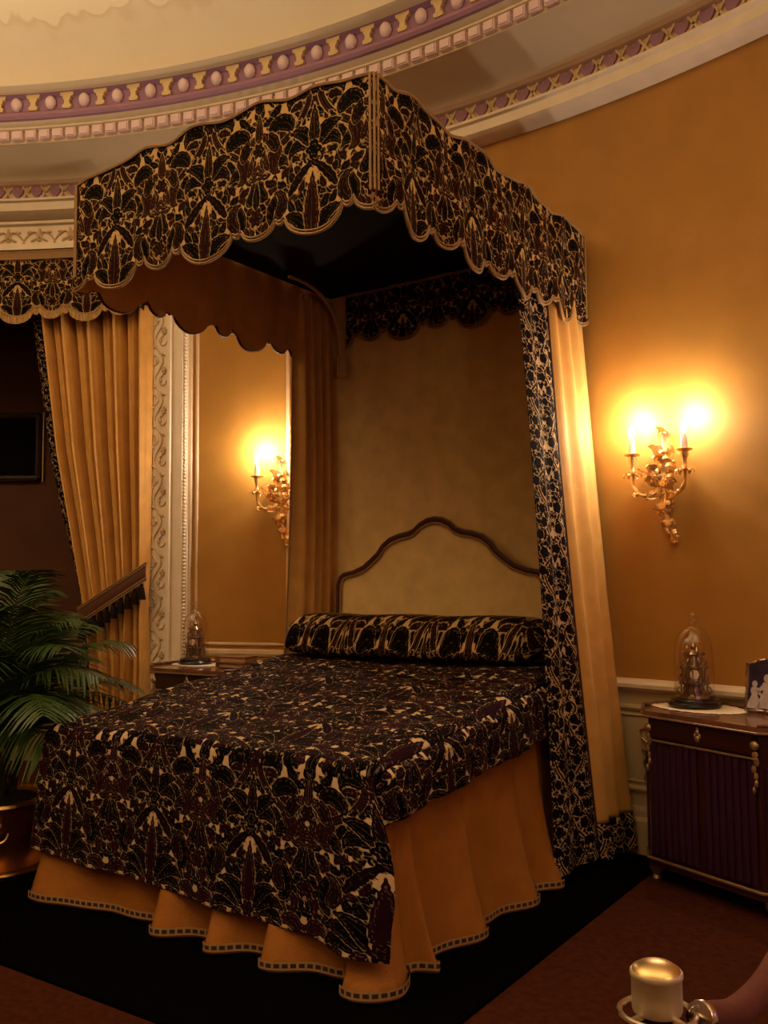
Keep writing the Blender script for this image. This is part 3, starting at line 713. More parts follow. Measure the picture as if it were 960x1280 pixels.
# head cloth: softly gathered panel on the wall behind the headboard
n = 60; P = np.zeros((n, 24, 3))
for i, s in enumerate(np.linspace(0, 1, n)):
    for j, t in enumerate(np.linspace(0, 1, 24)): P[i, j] = (-1.80 + 1.77 * s, 2.012 + .004 * math.sin(s * 34) + .003 * math.sin(s * 80 + t), 3.34 - 2.5 * t)
grid('head_cloth', P, M_head, can)

# ------------------------------------------------------------------ bed curtains
def spline(C_, n):
    C_ = [np.array(c, float) for c in C_]; out = []
    for s in np.linspace(0, len(C_) - 1 - 1e-6, n):
        i = int(s); t = s - i; p0, p1, p2, p3 = [C_[min(max(k, 0), len(C_) - 1)] for k in (i - 1, i, i + 1, i + 2)]
        out.append(.5 * (2 * p1 + (p2 - p0) * t + (2 * p0 - 5 * p1 + 4 * p2 - p3) * t * t + (3 * p1 - p0 - 3 * p2 + p3) * t ** 3))
    return np.array(out)
def drape(top, mid, bot, zt, zm, zb, n, m_):
    A, M_, B_ = spline(top, n), spline(mid, n), spline(bot, n); P = np.zeros((n, m_, 3)); tm_ = (zt - zm) / (zt - zb)
    for j, t in enumerate(np.linspace(0, 1, m_)):
        # quadratic through the three curves
        l0 = (t - tm_) * (t - 1) / (tm_ * 1.0); l1 = t * (t - 1) / (tm_ * (tm_ - 1)); l2 = t * (t - tm_) / (1 - tm_)
        P[:, j, :2] = A * l0 + M_ * l1 + B_ * l2; P[:, j, 2] = zt + (zb - zt) * t
    return P
bcR = tag(empty('bed_curtain', (-.02, 1.85, 0)), 'right-hand gold bed curtain with dark floral border, falling straight to the floor', 'curtain', 'pair of curtains at the head of the bed')
# border faces the foot of the bed and turns the corner; gold cloth runs back to the wall
edge_t = [(-.085, 1.33), (-.07, 1.40), (-.09, 1.50), (-.07, 1.60), (-.075, 1.69)]
edge_m = [(.02, 1.32), (.04, 1.40), (.025, 1.47), (.05, 1.54), (.045, 1.60)]
edge_b = [(.115, 1.27), (.145, 1.38), (.125, 1.50), (.165, 1.62), (.155, 1.72)]
bp_ = drape(edge_t, edge_m, edge_b, 3.30, 1.95, .06, 64, 640)
arc_len = np.concatenate([np.zeros((1, bp_.shape[1])), np.cumsum(np.linalg.norm(np.diff(bp_, axis=0), axis=2), 0)])
grid('floral_border', bp_, M_border, bcR, W=weave(arc_len / .34 + .5, bp_[..., 2] / .34, TILE_B), double=.003)
MB().tube([tuple(bp_[-1, j] + np.array([.004, -.004, 0])) for j in range(0, 640, 14)], .006, 5).build('edge_piping', M_redpipe, bcR)
gold_t = [(-.075, 1.69), (-.05, 1.74), (-.085, 1.80), (-.045, 1.86), (-.08, 1.92), (-.045, 1.97), (-.07, 2.03), (-.05, 2.08)]
gold_m = [(.045, 1.60), (.075, 1.66), (.045, 1.74), (.085, 1.82), (.055, 1.89), (.085, 1.96), (.06, 2.02), (.05, 2.08)]
gold_b = [(.155, 1.72), (.19, 1.78), (.17, 1.85), (.215, 1.91), (.195, 1.97), (.225, 2.03), (.20, 2.07), (.17, 2.09)]
gp = drape(gold_t, gold_m, gold_b, 3.30, 1.95, .04, 90, 160)
# hem of floral cloth along the bottom, gold above it
zc_ = .22; jz = int(np.argmin(np.abs(np.linspace(3.30, .03, 160) - zc_)))
G = gp.copy()
for i in range(G.shape[0]):
    for j in range(G.shape[1]):
        s, t = i / 89, j / 159; G[i, j, 0] += .010 * math.sin(s * 9 + t * 7) * t + .006 * math.sin(t * 23 + s * 4) * max(0, t - .5)
grid('gold_panel', G[:, :jz + 1], M_satin, bcR, double=.003)
hs, vs = 140, 54; H = np.zeros((hs, vs, 3))
for j in range(vs):
    q = jz + (159 - jz) * j / (vs - 1); j0 = min(int(q), 158); col = G[:, j0] * (1 - q + j0) + G[:, j0 + 1] * (q - j0)
    for k in range(3): H[:, j, k] = np.interp(np.linspace(0, 89, hs), np.arange(90), col[:, k])
H[..., 0] += .008; H[..., 1] -= .008
al = np.concatenate([np.zeros((1, vs)), np.cumsum(np.linalg.norm(np.diff(H, axis=0), axis=2), 0)])
grid('floral_hem', H, M_border, bcR, W=weave(al / .34 + .3, H[..., 2] / .34, TILE_B), double=.003)

bcL = tag(empty('bed_curtain', (-1.79, 1.85, 0)), 'left-hand bed curtain hanging in deep folds with braided cord at its top', 'curtain', 'pair of curtains at the head of the bed')
lt = [(-1.825, 1.56), (-1.815, 1.60), (-1.77, 1.64), (-1.80, 1.69), (-1.755, 1.73), (-1.79, 1.78), (-1.745, 1.83), (-1.78, 1.88), (-1.735, 1.92), (-1.76, 1.96), (-1.75, 2.085)]
lm = [(-1.83, 1.54), (-1.80, 1.60), (-1.765, 1.65), (-1.785, 1.70), (-1.745, 1.75), (-1.775, 1.79), (-1.74, 1.84), (-1.77, 1.88), (-1.72, 1.92), (-1.75, 1.96), (-1.75, 2.085)]
lb = [(-1.90, 1.45), (-1.86, 1.52), (-1.83, 1.60), (-1.85, 1.66), (-1.81, 1.72), (-1.84, 1.77), (-1.80, 1.83), (-1.83, 1.88), (-1.79, 1.93), (-1.82, 1.97), (-1.76, 2.085)]
sq = lambda C_: [(x, 2.0 - (2.0 - y) * .74 if y < 2 else y) for x, y in C_]
LP = drape(sq(lt), sq(lm), sq(lb), 3.31, 1.6, .03, 130, 60); lp = grid('folded_panel', LP, M_satin, bcL, double=.004)
MB().tube([tuple(LP[0, j]) for j in range(0, 60, 3)], .007, 5).build('edge_piping', M_piping, bcL)
# doubled cord curving down the inner face to a fringed end
cpt = spline([(1.464, 3.33), (1.644, 3.327), (1.808, 3.28), (1.943, 3.164), (1.99, 2.987), (1.99, 2.913), (1.99, 2.755)], 40)
for k, d_ in enumerate((0, .020)): MB().tube([(-1.66 + .004 * k, min(1.975, y - d_ * .8), z - d_ * .5) for y, z in cpt[:36]], .0075, 6).build('cord', M_cordgold, bcL)
m = MB()
for k in range(7): m.tube([(-1.665 + .010 * k, 1.965 + .004 * (k % 2), 2.923), (-1.668 + .011 * k, 1.96 + .006 * (k % 2), 2.783)], .0065, 5)
m.build('fringed_end', M_cordgold, bcL)
# ------------------------------------------------------------------ alcove curtain, tie-back, pelmet
ac = tag(empty('alcove_curtain', wallp(-24.5, 0, .12)), 'gold satin curtain with floral border, tied back beside the white carved architrave', 'curtain')
def left_edge(z): return np.interp(z, [0, .9, 1.22, 1.6, 2.4, 3.4], [-24.75, -24.95, -25.35, -26.0, -27.45, -28.65])
def fold_profile(s, z, k):
    ph = 2 * PI * (8.6 * s ** .85) + .5 * math.sin(s * 9)
    return math.sin(ph) * .6 + .4 * math.sin(ph * .52 + 1.1) + .25 * math.sin(ph * 2 + 1.)
n_, m_ = 190, 110; P = np.zeros((n_, m_, 3)); zz = np.linspace(3.44, .02, m_)
for j, z in enumerate(zz):
    g = 1 - .35 * math.exp(-((z - 1.33) / .22) ** 2)
    for i, s in enumerate(np.linspace(0, 1, n_)):
        a = left_edge(z) * (1 - s) + -21.35 * s; zl = z
        if z < 1.25: a += .25 * math.sin(s * 7) * min(1, (1.25 - z) * 2) * s * (1 - s) * 4
        P[i, j] = wallp(a, zl, .098 + .068 * g * fold_profile(s, z, 0) + .02 * math.exp(-((z - 1.3) / .3) ** 2))
grid('gold_panel', P, M_satin, ac, double=.003)
n2, m2 = 26, 640; Q = np.zeros((n2, m2, 3))
for j, z in enumerate(np.linspace(3.44, .02, m2)):
    w = np.interp(z, [0, 1.1, 1.4, 2., 3.4], [.70, .62, .42, .75, .95])
    for i, s in enumerate(np.linspace(0, 1, n2)): Q[i, j] = wallp(float(left_edge(z)) - w + (w + .12) * s, z, .088 + .022 * math.sin(s * 5.2 + .4) - .03 * (1 - s))
al = np.concatenate([np.zeros((1, m2)), np.cumsum(np.linalg.norm(np.diff(Q, axis=0), axis=2), 0)])
grid('floral_border', Q, M_border, ac, W=weave(al / .20 + .1, Q[..., 2] / .20, TILE_B), double=.003)

tb = tag(empty('curtain_tieback', wallp(-23.3, 1.36, .18)), 'dark braided tie-back band with tassels slanting across the gold alcove curtain', 'tie-back')
def tie(s, d, ins=0.): return wallp(-25.75 + 4.6 * s, 1.215 + .315 * s + .03 * s * (1 - s) * -1 + d, .165 + .03 * math.sin(PI * s) + ins)
T = np.array([[list(tie(s, d, .012 * math.sin(PI * (d + .06) / .12))) for d in np.linspace(-.062, .062, 9)] for s in np.linspace(0, 1, 50)])
grid('band', T, mat('tieback_velvet', (.095, .03, .014), rough=.7, var=.5, scale=150), tb, double=.006)
for d in (-.062, -.044, .046, .062): MB().tube([tie(s, d, .012) for s in np.linspace(0, 1, 40)], .0055, 5).build('gold_braid', M_piping, tb)
MB().tube([tie(0, .0, .0) + Vector((0, 0, .0)), wallp(-25.7, 1.2, .08), wallp(-24, 1.28, .03)], .03, 6).build('back_loop', M_dark, tb)
for k in range(10):
    c = tie(.07 + .097 * k, -.062, .008)
    o = MB().lathe([(.006, 0.), (.014, -.012), (.011, -.026), (.018, -.035), (.026, -.085), (.030, -.115), (.0, -.115)], (c.x, c.y, c.z), 9).build('tassel', M_dark, tb)

pel = tag(empty('pelmet', wallp(-29, 3.4, .2)), 'black and gold damask pelmet with fringed scalloped edge over the dark alcove', 'pelmet')
PA0, PA1 = -40.0, -21.7; RP = .21
n_, m_ = 620, 84; P = np.zeros((n_, m_, 3)); U = np.zeros((n_, m_)); V = np.zeros((n_, m_)); lo = []
for i, a in enumerate(np.linspace(PA0, PA1, n_)):
    u = (a + 30.05) / 4.75; zb = 3.365 + lobes(u) * .85
    for j, q in enumerate(np.linspace(0, 1, m_)):
        z = 3.80 + (zb - 3.80) * q; P[i, j] = wallp(a, z, RP + .006 * math.sin(a * 3) * q); U[i, j] = u; V[i, j] = (z - 3.36) / .52 + .1
    lo.append(Vector(P[i, -1]))
pv = grid('valance', P, M_damask2, pel, W=weave(U, V))
F = np.zeros((n_ // 2, 6, 3))
for i in range(n_ // 2):
    for j in range(6): p = lo[i * 2]; a = PA0 + (PA1 - PA0) * 2 * i / n_; F[i, j] = wallp(a, p.z + .008 - .052 * j / 5, RP + .012 + .004 * math.sin(i * 2.1))
grid('fringe', F, M_fringe, pv)
MB().tube([p + Vector((0, 0, .01)) - (wallp(0, 0, 0) - wallp(0, 0, .012)) * 0 for p in lo[::2]], .012, 5).build('scalloped_piping', M_piping, pv)
for z in (3.80, 3.852): MB().tube([wallp(a, z, RP + .006) for a in np.linspace(PA0, PA1, 60)], .007, 6).build('top_braid', M_piping, pel)
mm = MB()
for k in range(230):
    a = PA0 + .04 + (PA1 - PA0 - .08) * k / 229; mm.box((0, 0, 0), (.018, .008, .05), Matrix.Translation(wallp(a, 3.826, RP + .004)) @ Matrix.Rotation(-math.radians(a), 4, 'Z'))
tag(mm.build('braid_loops', M_piping, pel, smooth=False), kind='stuff')
arc_b = np.array([[list(wallp(a, z, RP - .012)) for z in (3.5, 3.85)] for a in np.linspace(PA0, PA1, 30)]); grid('board', arc_b, M_dark, pel)
arc_b = np.array([[list(wallp(a, 3.855, i)) for i in (0.0, RP)] for a in np.linspace(PA0, PA1, 30)]); grid('top_board', arc_b, M_dark, pel)
Rt = np.array([[list(wallp(PA1, z, i)) for z in np.linspace(3.80, 3.40, 30)] for i in np.linspace(0, RP, 30)])
grid('return_end', Rt, M_damask2, pel, W=weave(np.repeat(np.linspace(0, .4, 30)[:, None], 30, 1), np.repeat(np.linspace(.9, .15, 30)[None], 30, 0)))

# ------------------------------------------------------------------ wall sconces (local: +Y into the wall, -Y into the room)
def curl_leaf(L, w, bend, thick=.006):
    """a gilt acanthus leaf growing up from the origin, tip curling forward (-Y)"""
    m = MB(); n = 8; b = len(m.v); pos = Vector((0, 0, 0)); an = 0.; rows = []
    for i in range(n + 1):
        t = i / n; wd = w * math.sin(PI * min(1, .16 + .84 * t) ** .8) * (1 + .28 * math.cos(t * 15)) + .0012
        nrm = Vector((0, -math.cos(an), math.sin(an)))
        rows.append([pos + Vector((-wd, 0, 0)) - nrm * wd * .25, pos + nrm * thick, pos + Vector((wd, 0, 0)) - nrm * wd * .25, pos - nrm * thick * .6])
        an += bend / n * (.4 + 1.2 * t); pos = pos + Vector((0, -math.sin(an), math.cos(an))) * L / n
    for r in rows: m.v.extend([tuple(p) for p in r])
    for i in range(n):
        for k in range(4): m.f.append((i * 4 + k, i * 4 + (k + 1) % 4, (i + 1) * 4 + (k + 1) % 4, (i + 1) * 4 + k))
    m.f.append((0, 1, 2, 3)); m.f.append((n * 4 + 3, n * 4 + 2, n * 4 + 1, n * 4))
    return m.mesh('leaf')
LEAF_A, LEAF_B, LEAF_C = curl_leaf(.10, .021, 1.9), curl_leaf(.075, .018, 2.6), curl_leaf(.055, .014, 3.0)
ROSE = MB()
ROSE.ell((0, -.014, 0), (.009, .009, .009), 8, 6)
for q in np.linspace(0, 2 * PI, 6)[:-1]: ROSE.ell((.021 * math.cos(q), -.006, .021 * math.sin(q)), (.017, .006, .011), 8, 5, Matrix.Rotation(-q, 3, 'Y') @ Matrix.Rotation(.5, 3, 'Z'))
ROSE = ROSE.mesh('rose')
def put(name, me, parent, loc, ry=0., rx=0., rz=0., sc=1., mt=None):
    o = link(name, me, mt or M_gilt, parent); o.location = loc; o.rotation_euler = (rx, ry, rz); o.scale = (sc, sc, sc); return o
def sconce(deg, z, label):
    t = empty('wall_sconce', wallp(deg, z), -math.radians(deg)); OFF[t.name] = Vector((0, 0, 0))
    tag(t, label, 'sconce', 'pair of gilt wall sconces flanking the bed')
    # back stem: sinuous gilt spine, swelling in the middle
    sp_ = [(0, -.012, .28), (-.012, -.02, .22), (.014, -.024, .15), (-.01, -.03, .07), (.006, -.034, 0), (.012, -.03, -.07), (-.008, -.022, -.14), (.02, -.016, -.22), (.045, -.012, -.31)]
    S_ = spline(sp_, 46); bs = MB().tube([tuple(p) for p in S_], [.009 + .026 * math.exp(-((i - 21) / 9.) ** 2) + .003 * math.sin(i * .9) for i in range(46)], 8).build('stem', M_gilt, t)
    # leaf sprays: (x, y, z, turn, size, kind)
    for (x, y, zz_, ry, sc, k) in ((.01, -.03, .09, .45, 1.1, 1), (-.01, -.03, .10, -.55, 1.1, 1), (-.03, -.045, .0, -1.0, 1.2, 1), (.03, -.045, .0, .9, 1.2, 1), (0, -.04, -.06, 3.1, 1.1, 0), (.0, -.03, .14, 0, 1.0, 2), (-.03, -.05, .05, -.7, 1.2, 1), (.03, -.05, .05, .7, 1.2, 1), (0, -.015, .20, 0, 1.25, 0), (-.01, -.02, .15, -.75, .95, 0), (.012, -.02, .15, .7, .9, 0), (-.01, -.03, .06, -1.35, 1.25, 0), (.01, -.03, .07, 1.2, 1.1, 0), (-.02, -.03, .02, -2.0, 1.1, 1), (.02, -.03, .02, 1.9, 1.15, 1),
                                   (-.02, -.04, -.02, -2.5, 1.0, 0), (.02, -.04, -.03, 2.45, 1.0, 0), (0, -.05, .02, 3.0, 1.0, 1), (-.005, -.028, -.10, -2.3, 1.1, 1), (.015, -.028, -.09, 2.6, 1.05, 1),
                                   (-.01, -.02, -.15, -1.9, 1.0, 2), (.0, -.02, -.14, 1.8, 1.0, 2), (.005, -.02, -.19, -2.6, 1.1, 2), (.015, -.018, -.20, 2.2, 1.1, 2), (.02, -.016, -.24, -2.0, .95, 2), (.03, -.016, -.25, 2.7, .95, 2), (.04, -.014, -.29, 3.3, 1.0, 2), (.0, -.012, .255, -.5, .8, 2), (.0, -.012, .255, .6, .8, 2)):
        put('leaf', (LEAF_A, LEAF_B, LEAF_C)[k], t, (x, y, zz_), ry, 0, 0, sc * 1.25)
    for (x, y, zz_, sc) in ((-.035, -.055, .035, 1.15), (.03, -.06, .01, .9), (-.025, -.05, -.055, .75), (.012, -.03, -.125, .8), (.02, -.022, -.215, .7), (.04, -.02, -.285, .65)): put('rosette', ROSE, t, (x, y, zz_), 0, 0, 0, sc * 1.25)
    for s in (-1, 1):
        y0 = -.10; A = spline([(0, -.035, -.01), (s * .05, -.065, -.055), (s * .105, -.09, -.06), (s * .145, y0, -.015), (s * .150, y0, .045), (s * .150, y0, .09)], 34)
        arm = MB().tube([tuple(p) for p in A], [.0125 - .00014 * i + .002 * math.sin(i * .8) for i in range(34)], 8).build('arm', M_gilt, t)
        c = (s * .150, y0, .09)
        MB().lathe([(.010, -.03), (.016, -.02), (.011, -.005), (.013, .02), (.022, .045), (.020, .06)], c, 12).build('candle_cup', M_gilt, arm)
        for k in range(6):
            q = k * PI / 3; put('leaf', LEAF_C, arm, (c[0] + .012 * math.sin(q), c[1] - .012 * math.cos(q), c[2] - .035), 0, 1.0, q, 1.05)
        for k in range(2): put('leaf', LEAF_C, arm, (s * (.05 + .06 * k), -.08 - .04 * k, -.055), s * (1.5 + .4 * k), 0, 0, .9)
        MB().lathe([(.0, .056), (.012, .058), (.040, .066), (.043, .072), (.038, .071), (.012, .066), (.0, .066)], c, 16).build('drip_pan', M_gilt, t)
        cd = MB().lathe([(.0185, .066), (.0185, .150), (.015, .156), (.0, .156)], c, 14).build('candle_tube', M_candle, t)
        MB().lathe([(.006, .156), (.013, .168), (.0165, .185), (.013, .206), (.006, .225), (.0, .234)], c, 12).build('bulb', M_bulb, t)
        w = t.matrix_world if False else None
        a = math.radians(deg); cx_, sx_ = math.cos(a), math.sin(a); p = wallp(deg, z); lx, ly = c[0], c[1]
        L_ = lamp('sconce_lamp', (p.x + lx * cx_ + ly * sx_, p.y - lx * sx_ + ly * cx_, z + c[2] + .262), SCONCE_W, (1., .83, .60), .022)
    return t
sconce(10.45, 1.955, 'gilt two-candle wall sconce on the gold wall right of the bed')
sconce(-12.65, 2.01, 'gilt two-candle wall sconce left of the bed, partly behind the bed curtain')

# ------------------------------------------------------------------ bedside commodes
def bez(a, b_, n=6): return [a + (b_ - a) * i / n for i in range(n + 1)]
def commode(loc, rz, W, D, H, label):
    """local: front on -Y, width along X"""
    t = empty('bedside_commode', loc, rz); OFF[t.name] = Vector((0, 0, 0)); tag(t, label, 'cabinet', 'pair of bedside commodes')
    fw_ = W / 2 - .10; y0, y1 = -D / 2, D / 2
    def outline(g=0.): return [(-fw_ - g * .4, y0 - g), (fw_ + g * .4, y0 - g), (W / 2 + g, y0 + .10 - g * .4), (W / 2 + g, y1), (-W / 2 - g, y1), (-W / 2 - g, y0 + .10 - g * .4)]
    up_ = lambda a, b_, d: (a, b_, d)
    MB().prism(outline(-.006), .10, H - .035, up_).build('body', M_wood, t, smooth=False)
    tp = MB().prism(outline(.018), H - .028, H - .004, up_).prism(outline(.024), H - .022, H - .012, up_).build('top', M_woodtop, t, smooth=False)
    # raised gallery rim round the back and sides, and the scalloped lip at the front
    o_ = outline(.016); P = [o_[1]] + [o_[2], o_[3], o_[4], o_[5], o_[0]]
    m = MB()
    for a, b_ in zip(P[1:-1], P[2:]): m.tube([(a[0], a[1], H + .004), (b_[0], b_[1], H + .004)], .009, 6)
    m.tube([(P[0][0], P[0][1], H + .002), (P[1][0], P[1][1], H + .002)], .007, 6); m.build('gallery_rim', M_woodtop, tp)
    o_ = outline(.024); MB().tube([(x, y, H - .030) for x, y in o_], .006, 6, closed=True).build('gilt_edge', M_gilt_dull, tp)
    dr = MB().box((0, y0 - .004, H - .085), (2 * fw_ - .05, .018, .085)).build('drawer', M_wood, t, smooth=False)
    m = MB(); m.ell((0, y0 - .016, H - .07), (.012, .007, .016), 9, 6).ell((0, y0 - .016, H - .098), (.014, .007, .016), 9, 6).ell((0, y0 - .017, H - .052), (.008, .006, .008), 8, 5)
    for s in (-1, 1): m.ell((s * .013, y0 - .015, H - .085), (.007, .006, .012), 8, 5)
    m.build('escutcheon', M_gilt_dull, dr)
    m = MB().tube([(-fw_ - .004, y0 - .012, H - .142), (fw_ + .004, y0 - .012, H - .142)], .006, 6); m.build('gilt_band', M_gilt_dull, t)
    n = 15; wd = (2 * fw_ - .04) / n
    sl = MB(); sl.prism([(wd * .48 * math.cos(a), -.012 * math.sin(a)) for a in np.linspace(0, PI, 7)], .145, H - .152, up_); me = sl.mesh('slat')
    for k in range(n):
        if k == 7: continue
        o = link('slat', me, M_slat, t); o.location = (-fw_ + .02 + wd * (k + .5), y0 - .002, 0)
    for s in (-1, 1):
        # canted corner: gilt mount over a fluted panel
        cx_, cy_ = s * (fw_ + .05), y0 + .05; R = Matrix.Translation((cx_, cy_, 0)) @ Matrix.Rotation(s * PI / 4, 4, 'Z')
        MB().box((0, -.004, H * .48), (.10, .014, H * .60), R).build('corner_panel', M_slat, t, smooth=False)
        Q_ = Matrix.Translation((s * (fw_ - .014), y0 - .010, 0))
        m = MB().ell(tuple(Q_ @ Vector((0, 0, H - .085))), (.022, .014, .022), 9, 6)
        for k in range(6): m.ell(tuple(Q_ @ Vector((.008 * math.sin(k * 2.2), .002, H - .125 - .030 * k))), (.016 - .0018 * k, .010, .019), 8, 5)
        m.build('corner_mount', M_gilt_dull, t)
        for k in range(1, 4): MB().box((0, -.001, .10 + .0), (.012, .004, .01), R)
        MB().lathe([(.014, 0.), (.022, .015), (.016, .03), (.034, .06), (.038, .095)], (s * (fw_ + .01), y0 + .045, 0), 12).build('foot', M_gilt_dull, t)
        MB().lathe([(.014, 0.), (.022, .015), (.016, .03), (.034, .06), (.038, .095)], (s * (W / 2 - .05), y1 - .05, 0), 12).build('foot', M_gilt_dull, t)
    MB().prism(outline(.010), .088, .128, up_).build('base_moulding', M_wood, t, smooth=False)
    o_ = outline(.014); MB().tube([(x, y, .122) for x, y in o_], .007, 6, closed=True).build('gilt_base_edge', M_gilt_dull, t)
    return t
import math as _m
# right commode: front runs from (.455,1.64) to (1.01,1.38)
RZ_R = -.435; cR = Vector((.455 + .2775, 1.64 - .13, 0)) + Vector((-math.sin(RZ_R), math.cos(RZ_R), 0)) * .215
commode((cR.x, cR.y, 0), RZ_R, .83, .43, .82, 'dark reeded commode with gilt mounts standing right of the bed below the sconce')
RZ_L = .05; cL = Vector((-2.365, 1.525, .012))
commode((cL.x, cL.y, .012), RZ_L, .80, .43, .90, 'dark commode left of the bed, only its top and drawer showing above the bedspread')
HR, HL = .82, .912
def lace(name, c, rx, ry, rz, z, label):
    t = MB(); n = 72
    prof = [(0, .0035), (.55, .0035), (.8, .003), (.93, .004), (1., .0015)]
    vs = [(0, 0, .0035)]; fs = []
    for i, (k, h) in enumerate(prof[1:]):
        for j in range(n):
            a = 2 * PI * j / n; w = k * (1 + (.035 * abs(math.sin(a * 12)) if k > .9 else 0)); vs.append((rx * w * math.cos(a), ry * w * math.sin(a), h + .001 * math.sin(a * 24) * (k > .7)))
    for j in range(n): fs.append((0, 1 + j, 1 + (j + 1) % n))
    for i in range(len(prof) - 2):
        for j in range(n): a, b_ = 1 + i * n + j, 1 + i * n + (j + 1) % n; fs.append((a, a + n, b_ + n, b_))
    M = Matrix.Translation((c[0], c[1], z)) @ Matrix.Rotation(rz, 4, 'Z'); t.add([M @ Vector(p) for p in vs], fs)
    o = t.build(name, M_lace); md = o.modifiers.new('thickness', 'SOLIDIFY'); md.thickness = .0015; md.offset = -1
    tag(o, label, 'doily', 'white lace doilies on the commodes'); return o
cl_R = (.622, 1.835); cl_L = (-2.565, 1.575)
lace('lace_doily', (cl_R[0] + .012, cl_R[1] - .0), .255, .165, RZ_R, HR - .002, 'white lace doily under the glass dome on the right commode')
lace('lace_doily', (cl_L[0] + .03, cl_L[1]), .20, .13, RZ_L, HL - .002, 'white lace doily under the glass dome on the left commode')
def cloche(c, z, sc, label):
    t = tag(empty('glass_dome_clock', (c[0], c[1], z)), label, 'clock', 'pair of clocks under glass domes'); x, y = c
    def L(prof): return [(r * sc, h * sc) for r, h in prof]
    MB().lathe(L([(.118, 0), (.124, .012), (.116, .022), (.110, .026), (.112, .036), (.104, .042), (.0, .042)]), (x, y, z), 32).build('base', M_black, t)
    gd = MB().lathe(L([(.092, .042), (.094, .12), (.093, .22), (.088, .285), (.074, .335), (.050, .368), (.022, .384), (.012, .388), (.012, .396), (.022, .402), (.027, .416), (.024, .428), (.014, .434), (.026, .444), (.0, .448)]), (x, y, z), 32).build('glass_dome', M_glass, t)
    tw = MB().lathe(L([(.070, .042), (.068, .055), (.050, .060), (.048, .10), (.060, .108), (.060, .116), (.044, .122), (.038, .175), (.048, .182), (.048, .189), (.030, .195), (.022, .24), (.034, .248), (.026, .256), (.012, .27), (.016, .285), (.005, .30), (.004, .335), (.0, .336)]), (x, y, z), 18).build('tower', M_silver, t)
    m = MB()
    for tier, (rr, z0, z1, k, r) in enumerate(((.062, .055, .108, 10, .005), (.053, .118, .182, 9, .0045), (.040, .19, .246, 7, .004))):
        for q in range(k):
            a = 2 * PI * q / k; m.tube([(x + rr * sc * math.cos(a), y + rr * sc * math.sin(a), z + h * sc) for h in np.linspace(z0, z1, 4)], [r * sc, r * .7 * sc, r * .7 * sc, r * sc], 6)
            m.ell((x + (rr + .008) * sc * math.cos(a), y + (rr + .008) * sc * math.sin(a), z + (z1 + .006) * sc), (.006 * sc, .006 * sc, .009 * sc), 6, 5)
            m.tube([(x + (rr + .022 * math.sin(h)) * sc * math.cos(a), y + (rr + .022 * math.sin(h)) * sc * math.sin(a), z + (z0 + .022 * h / 1.6) * sc) for h in np.linspace(0, 2.8, 7)], .0028 * sc, 5)
    m.build('columns', M_silver, tw)
    MB().lathe([(.0, -.004), (.020 * sc, -.004), (.022 * sc, 0), (.020 * sc, .004), (.0, .004)], (0, 0, 0), 18, Matrix.Translation((x + .016 * sc, y - .046 * sc, z + .155 * sc)) @ Matrix.Rotation(PI / 2, 4, 'X') @ Matrix.Rotation(.4, 4, 'Y')).build('dial', M_lace, tw)
    return t
cloche(cl_R, HR + .0025, 1.03, 'glass-domed clock with tiered silver tower and black base on the right commode')
cloche(cl_L, HL + .0025, .92, 'glass-domed clock with tiered silver tower and black base on the left commode')
def book(c, z, rz, w, d, h, mt, label):
    t = empty('book', (c[0], c[1], z), rz); OFF[t.name] = Vector((0, 0, 0)); tag(t, label, 'book', 'books on the left commode')
    m = MB().box((0, 0, .0025), (w, d, .005)).box((0, 0, h - .0025), (w, d, .005)); m.tube([(-w / 2, -d / 2 + .002, h / 2), (-w / 2, d / 2 - .002, h / 2)], h / 2, 10); m.build('cover', mt, t, smooth=False)
    MB().box((.004, 0, h / 2), (w - .014, d - .014, h - .010)).build('pages', M_pages, t, smooth=False)
book((-2.135, 1.53), HL, RZ_L - .15, .235, .16, .032, M_bookred, 'red leather book lying flat on the left commode, lower of the two')
book((-2.15, 1.535), HL + .0325, RZ_L + .1, .21, .145, .038, M_bookbrown, 'brown leather book lying on top of the red book')

# ornate silver picture frame with a print of two pale figures
fr_ = tag(empty('photo_frame', (.965, 1.775, HR - .001), -.30), 'ornate silver frame holding a violet print of two white figures', 'frame'); OFF[fr_.name] = Vector((0, 0, 0))
TL = Matrix.Rotation(-.14, 4, 'X'); fw2_, fh2 = .195, .225
def fpt(a, d, z): return tuple(TL @ Vector((a, d, z)))
path = [(-.5, 0), (-.25, .004), (0, 0), (.25, .004), (.5, 0), (.51, .25), (.5, .5), (.51, .75), (.5, .96), (.36, .98), (.22, 1.04), (0, 1.07), (-.22, 1.04), (-.36, .98), (-.5, .96), (-.51, .75), (-.5, .5), (-.51, .25)]
m = MB().tube([fpt(a * fw2_, 0, .008 + b_ * fh2) for a, b_ in path], [.0075 + .0025 * (i % 2) for i in range(len(path))], 7, closed=True)
for i, (a, b_) in enumerate(path):
    m.ell(fpt(a * fw2_, -.004, .008 + b_ * fh2), (.010, .007, .010), 7, 5)
m.build('silver_border', M_silver, fr_)
MB().prism([(a * fw2_ * .97, .008 + b_ * fh2 * .98 + .002) for a, b_ in path], -.002, .006, lambda a, b_, d: fpt(a, d, b_)).build('print', M_photo, fr_, smooth=False)
m = MB()
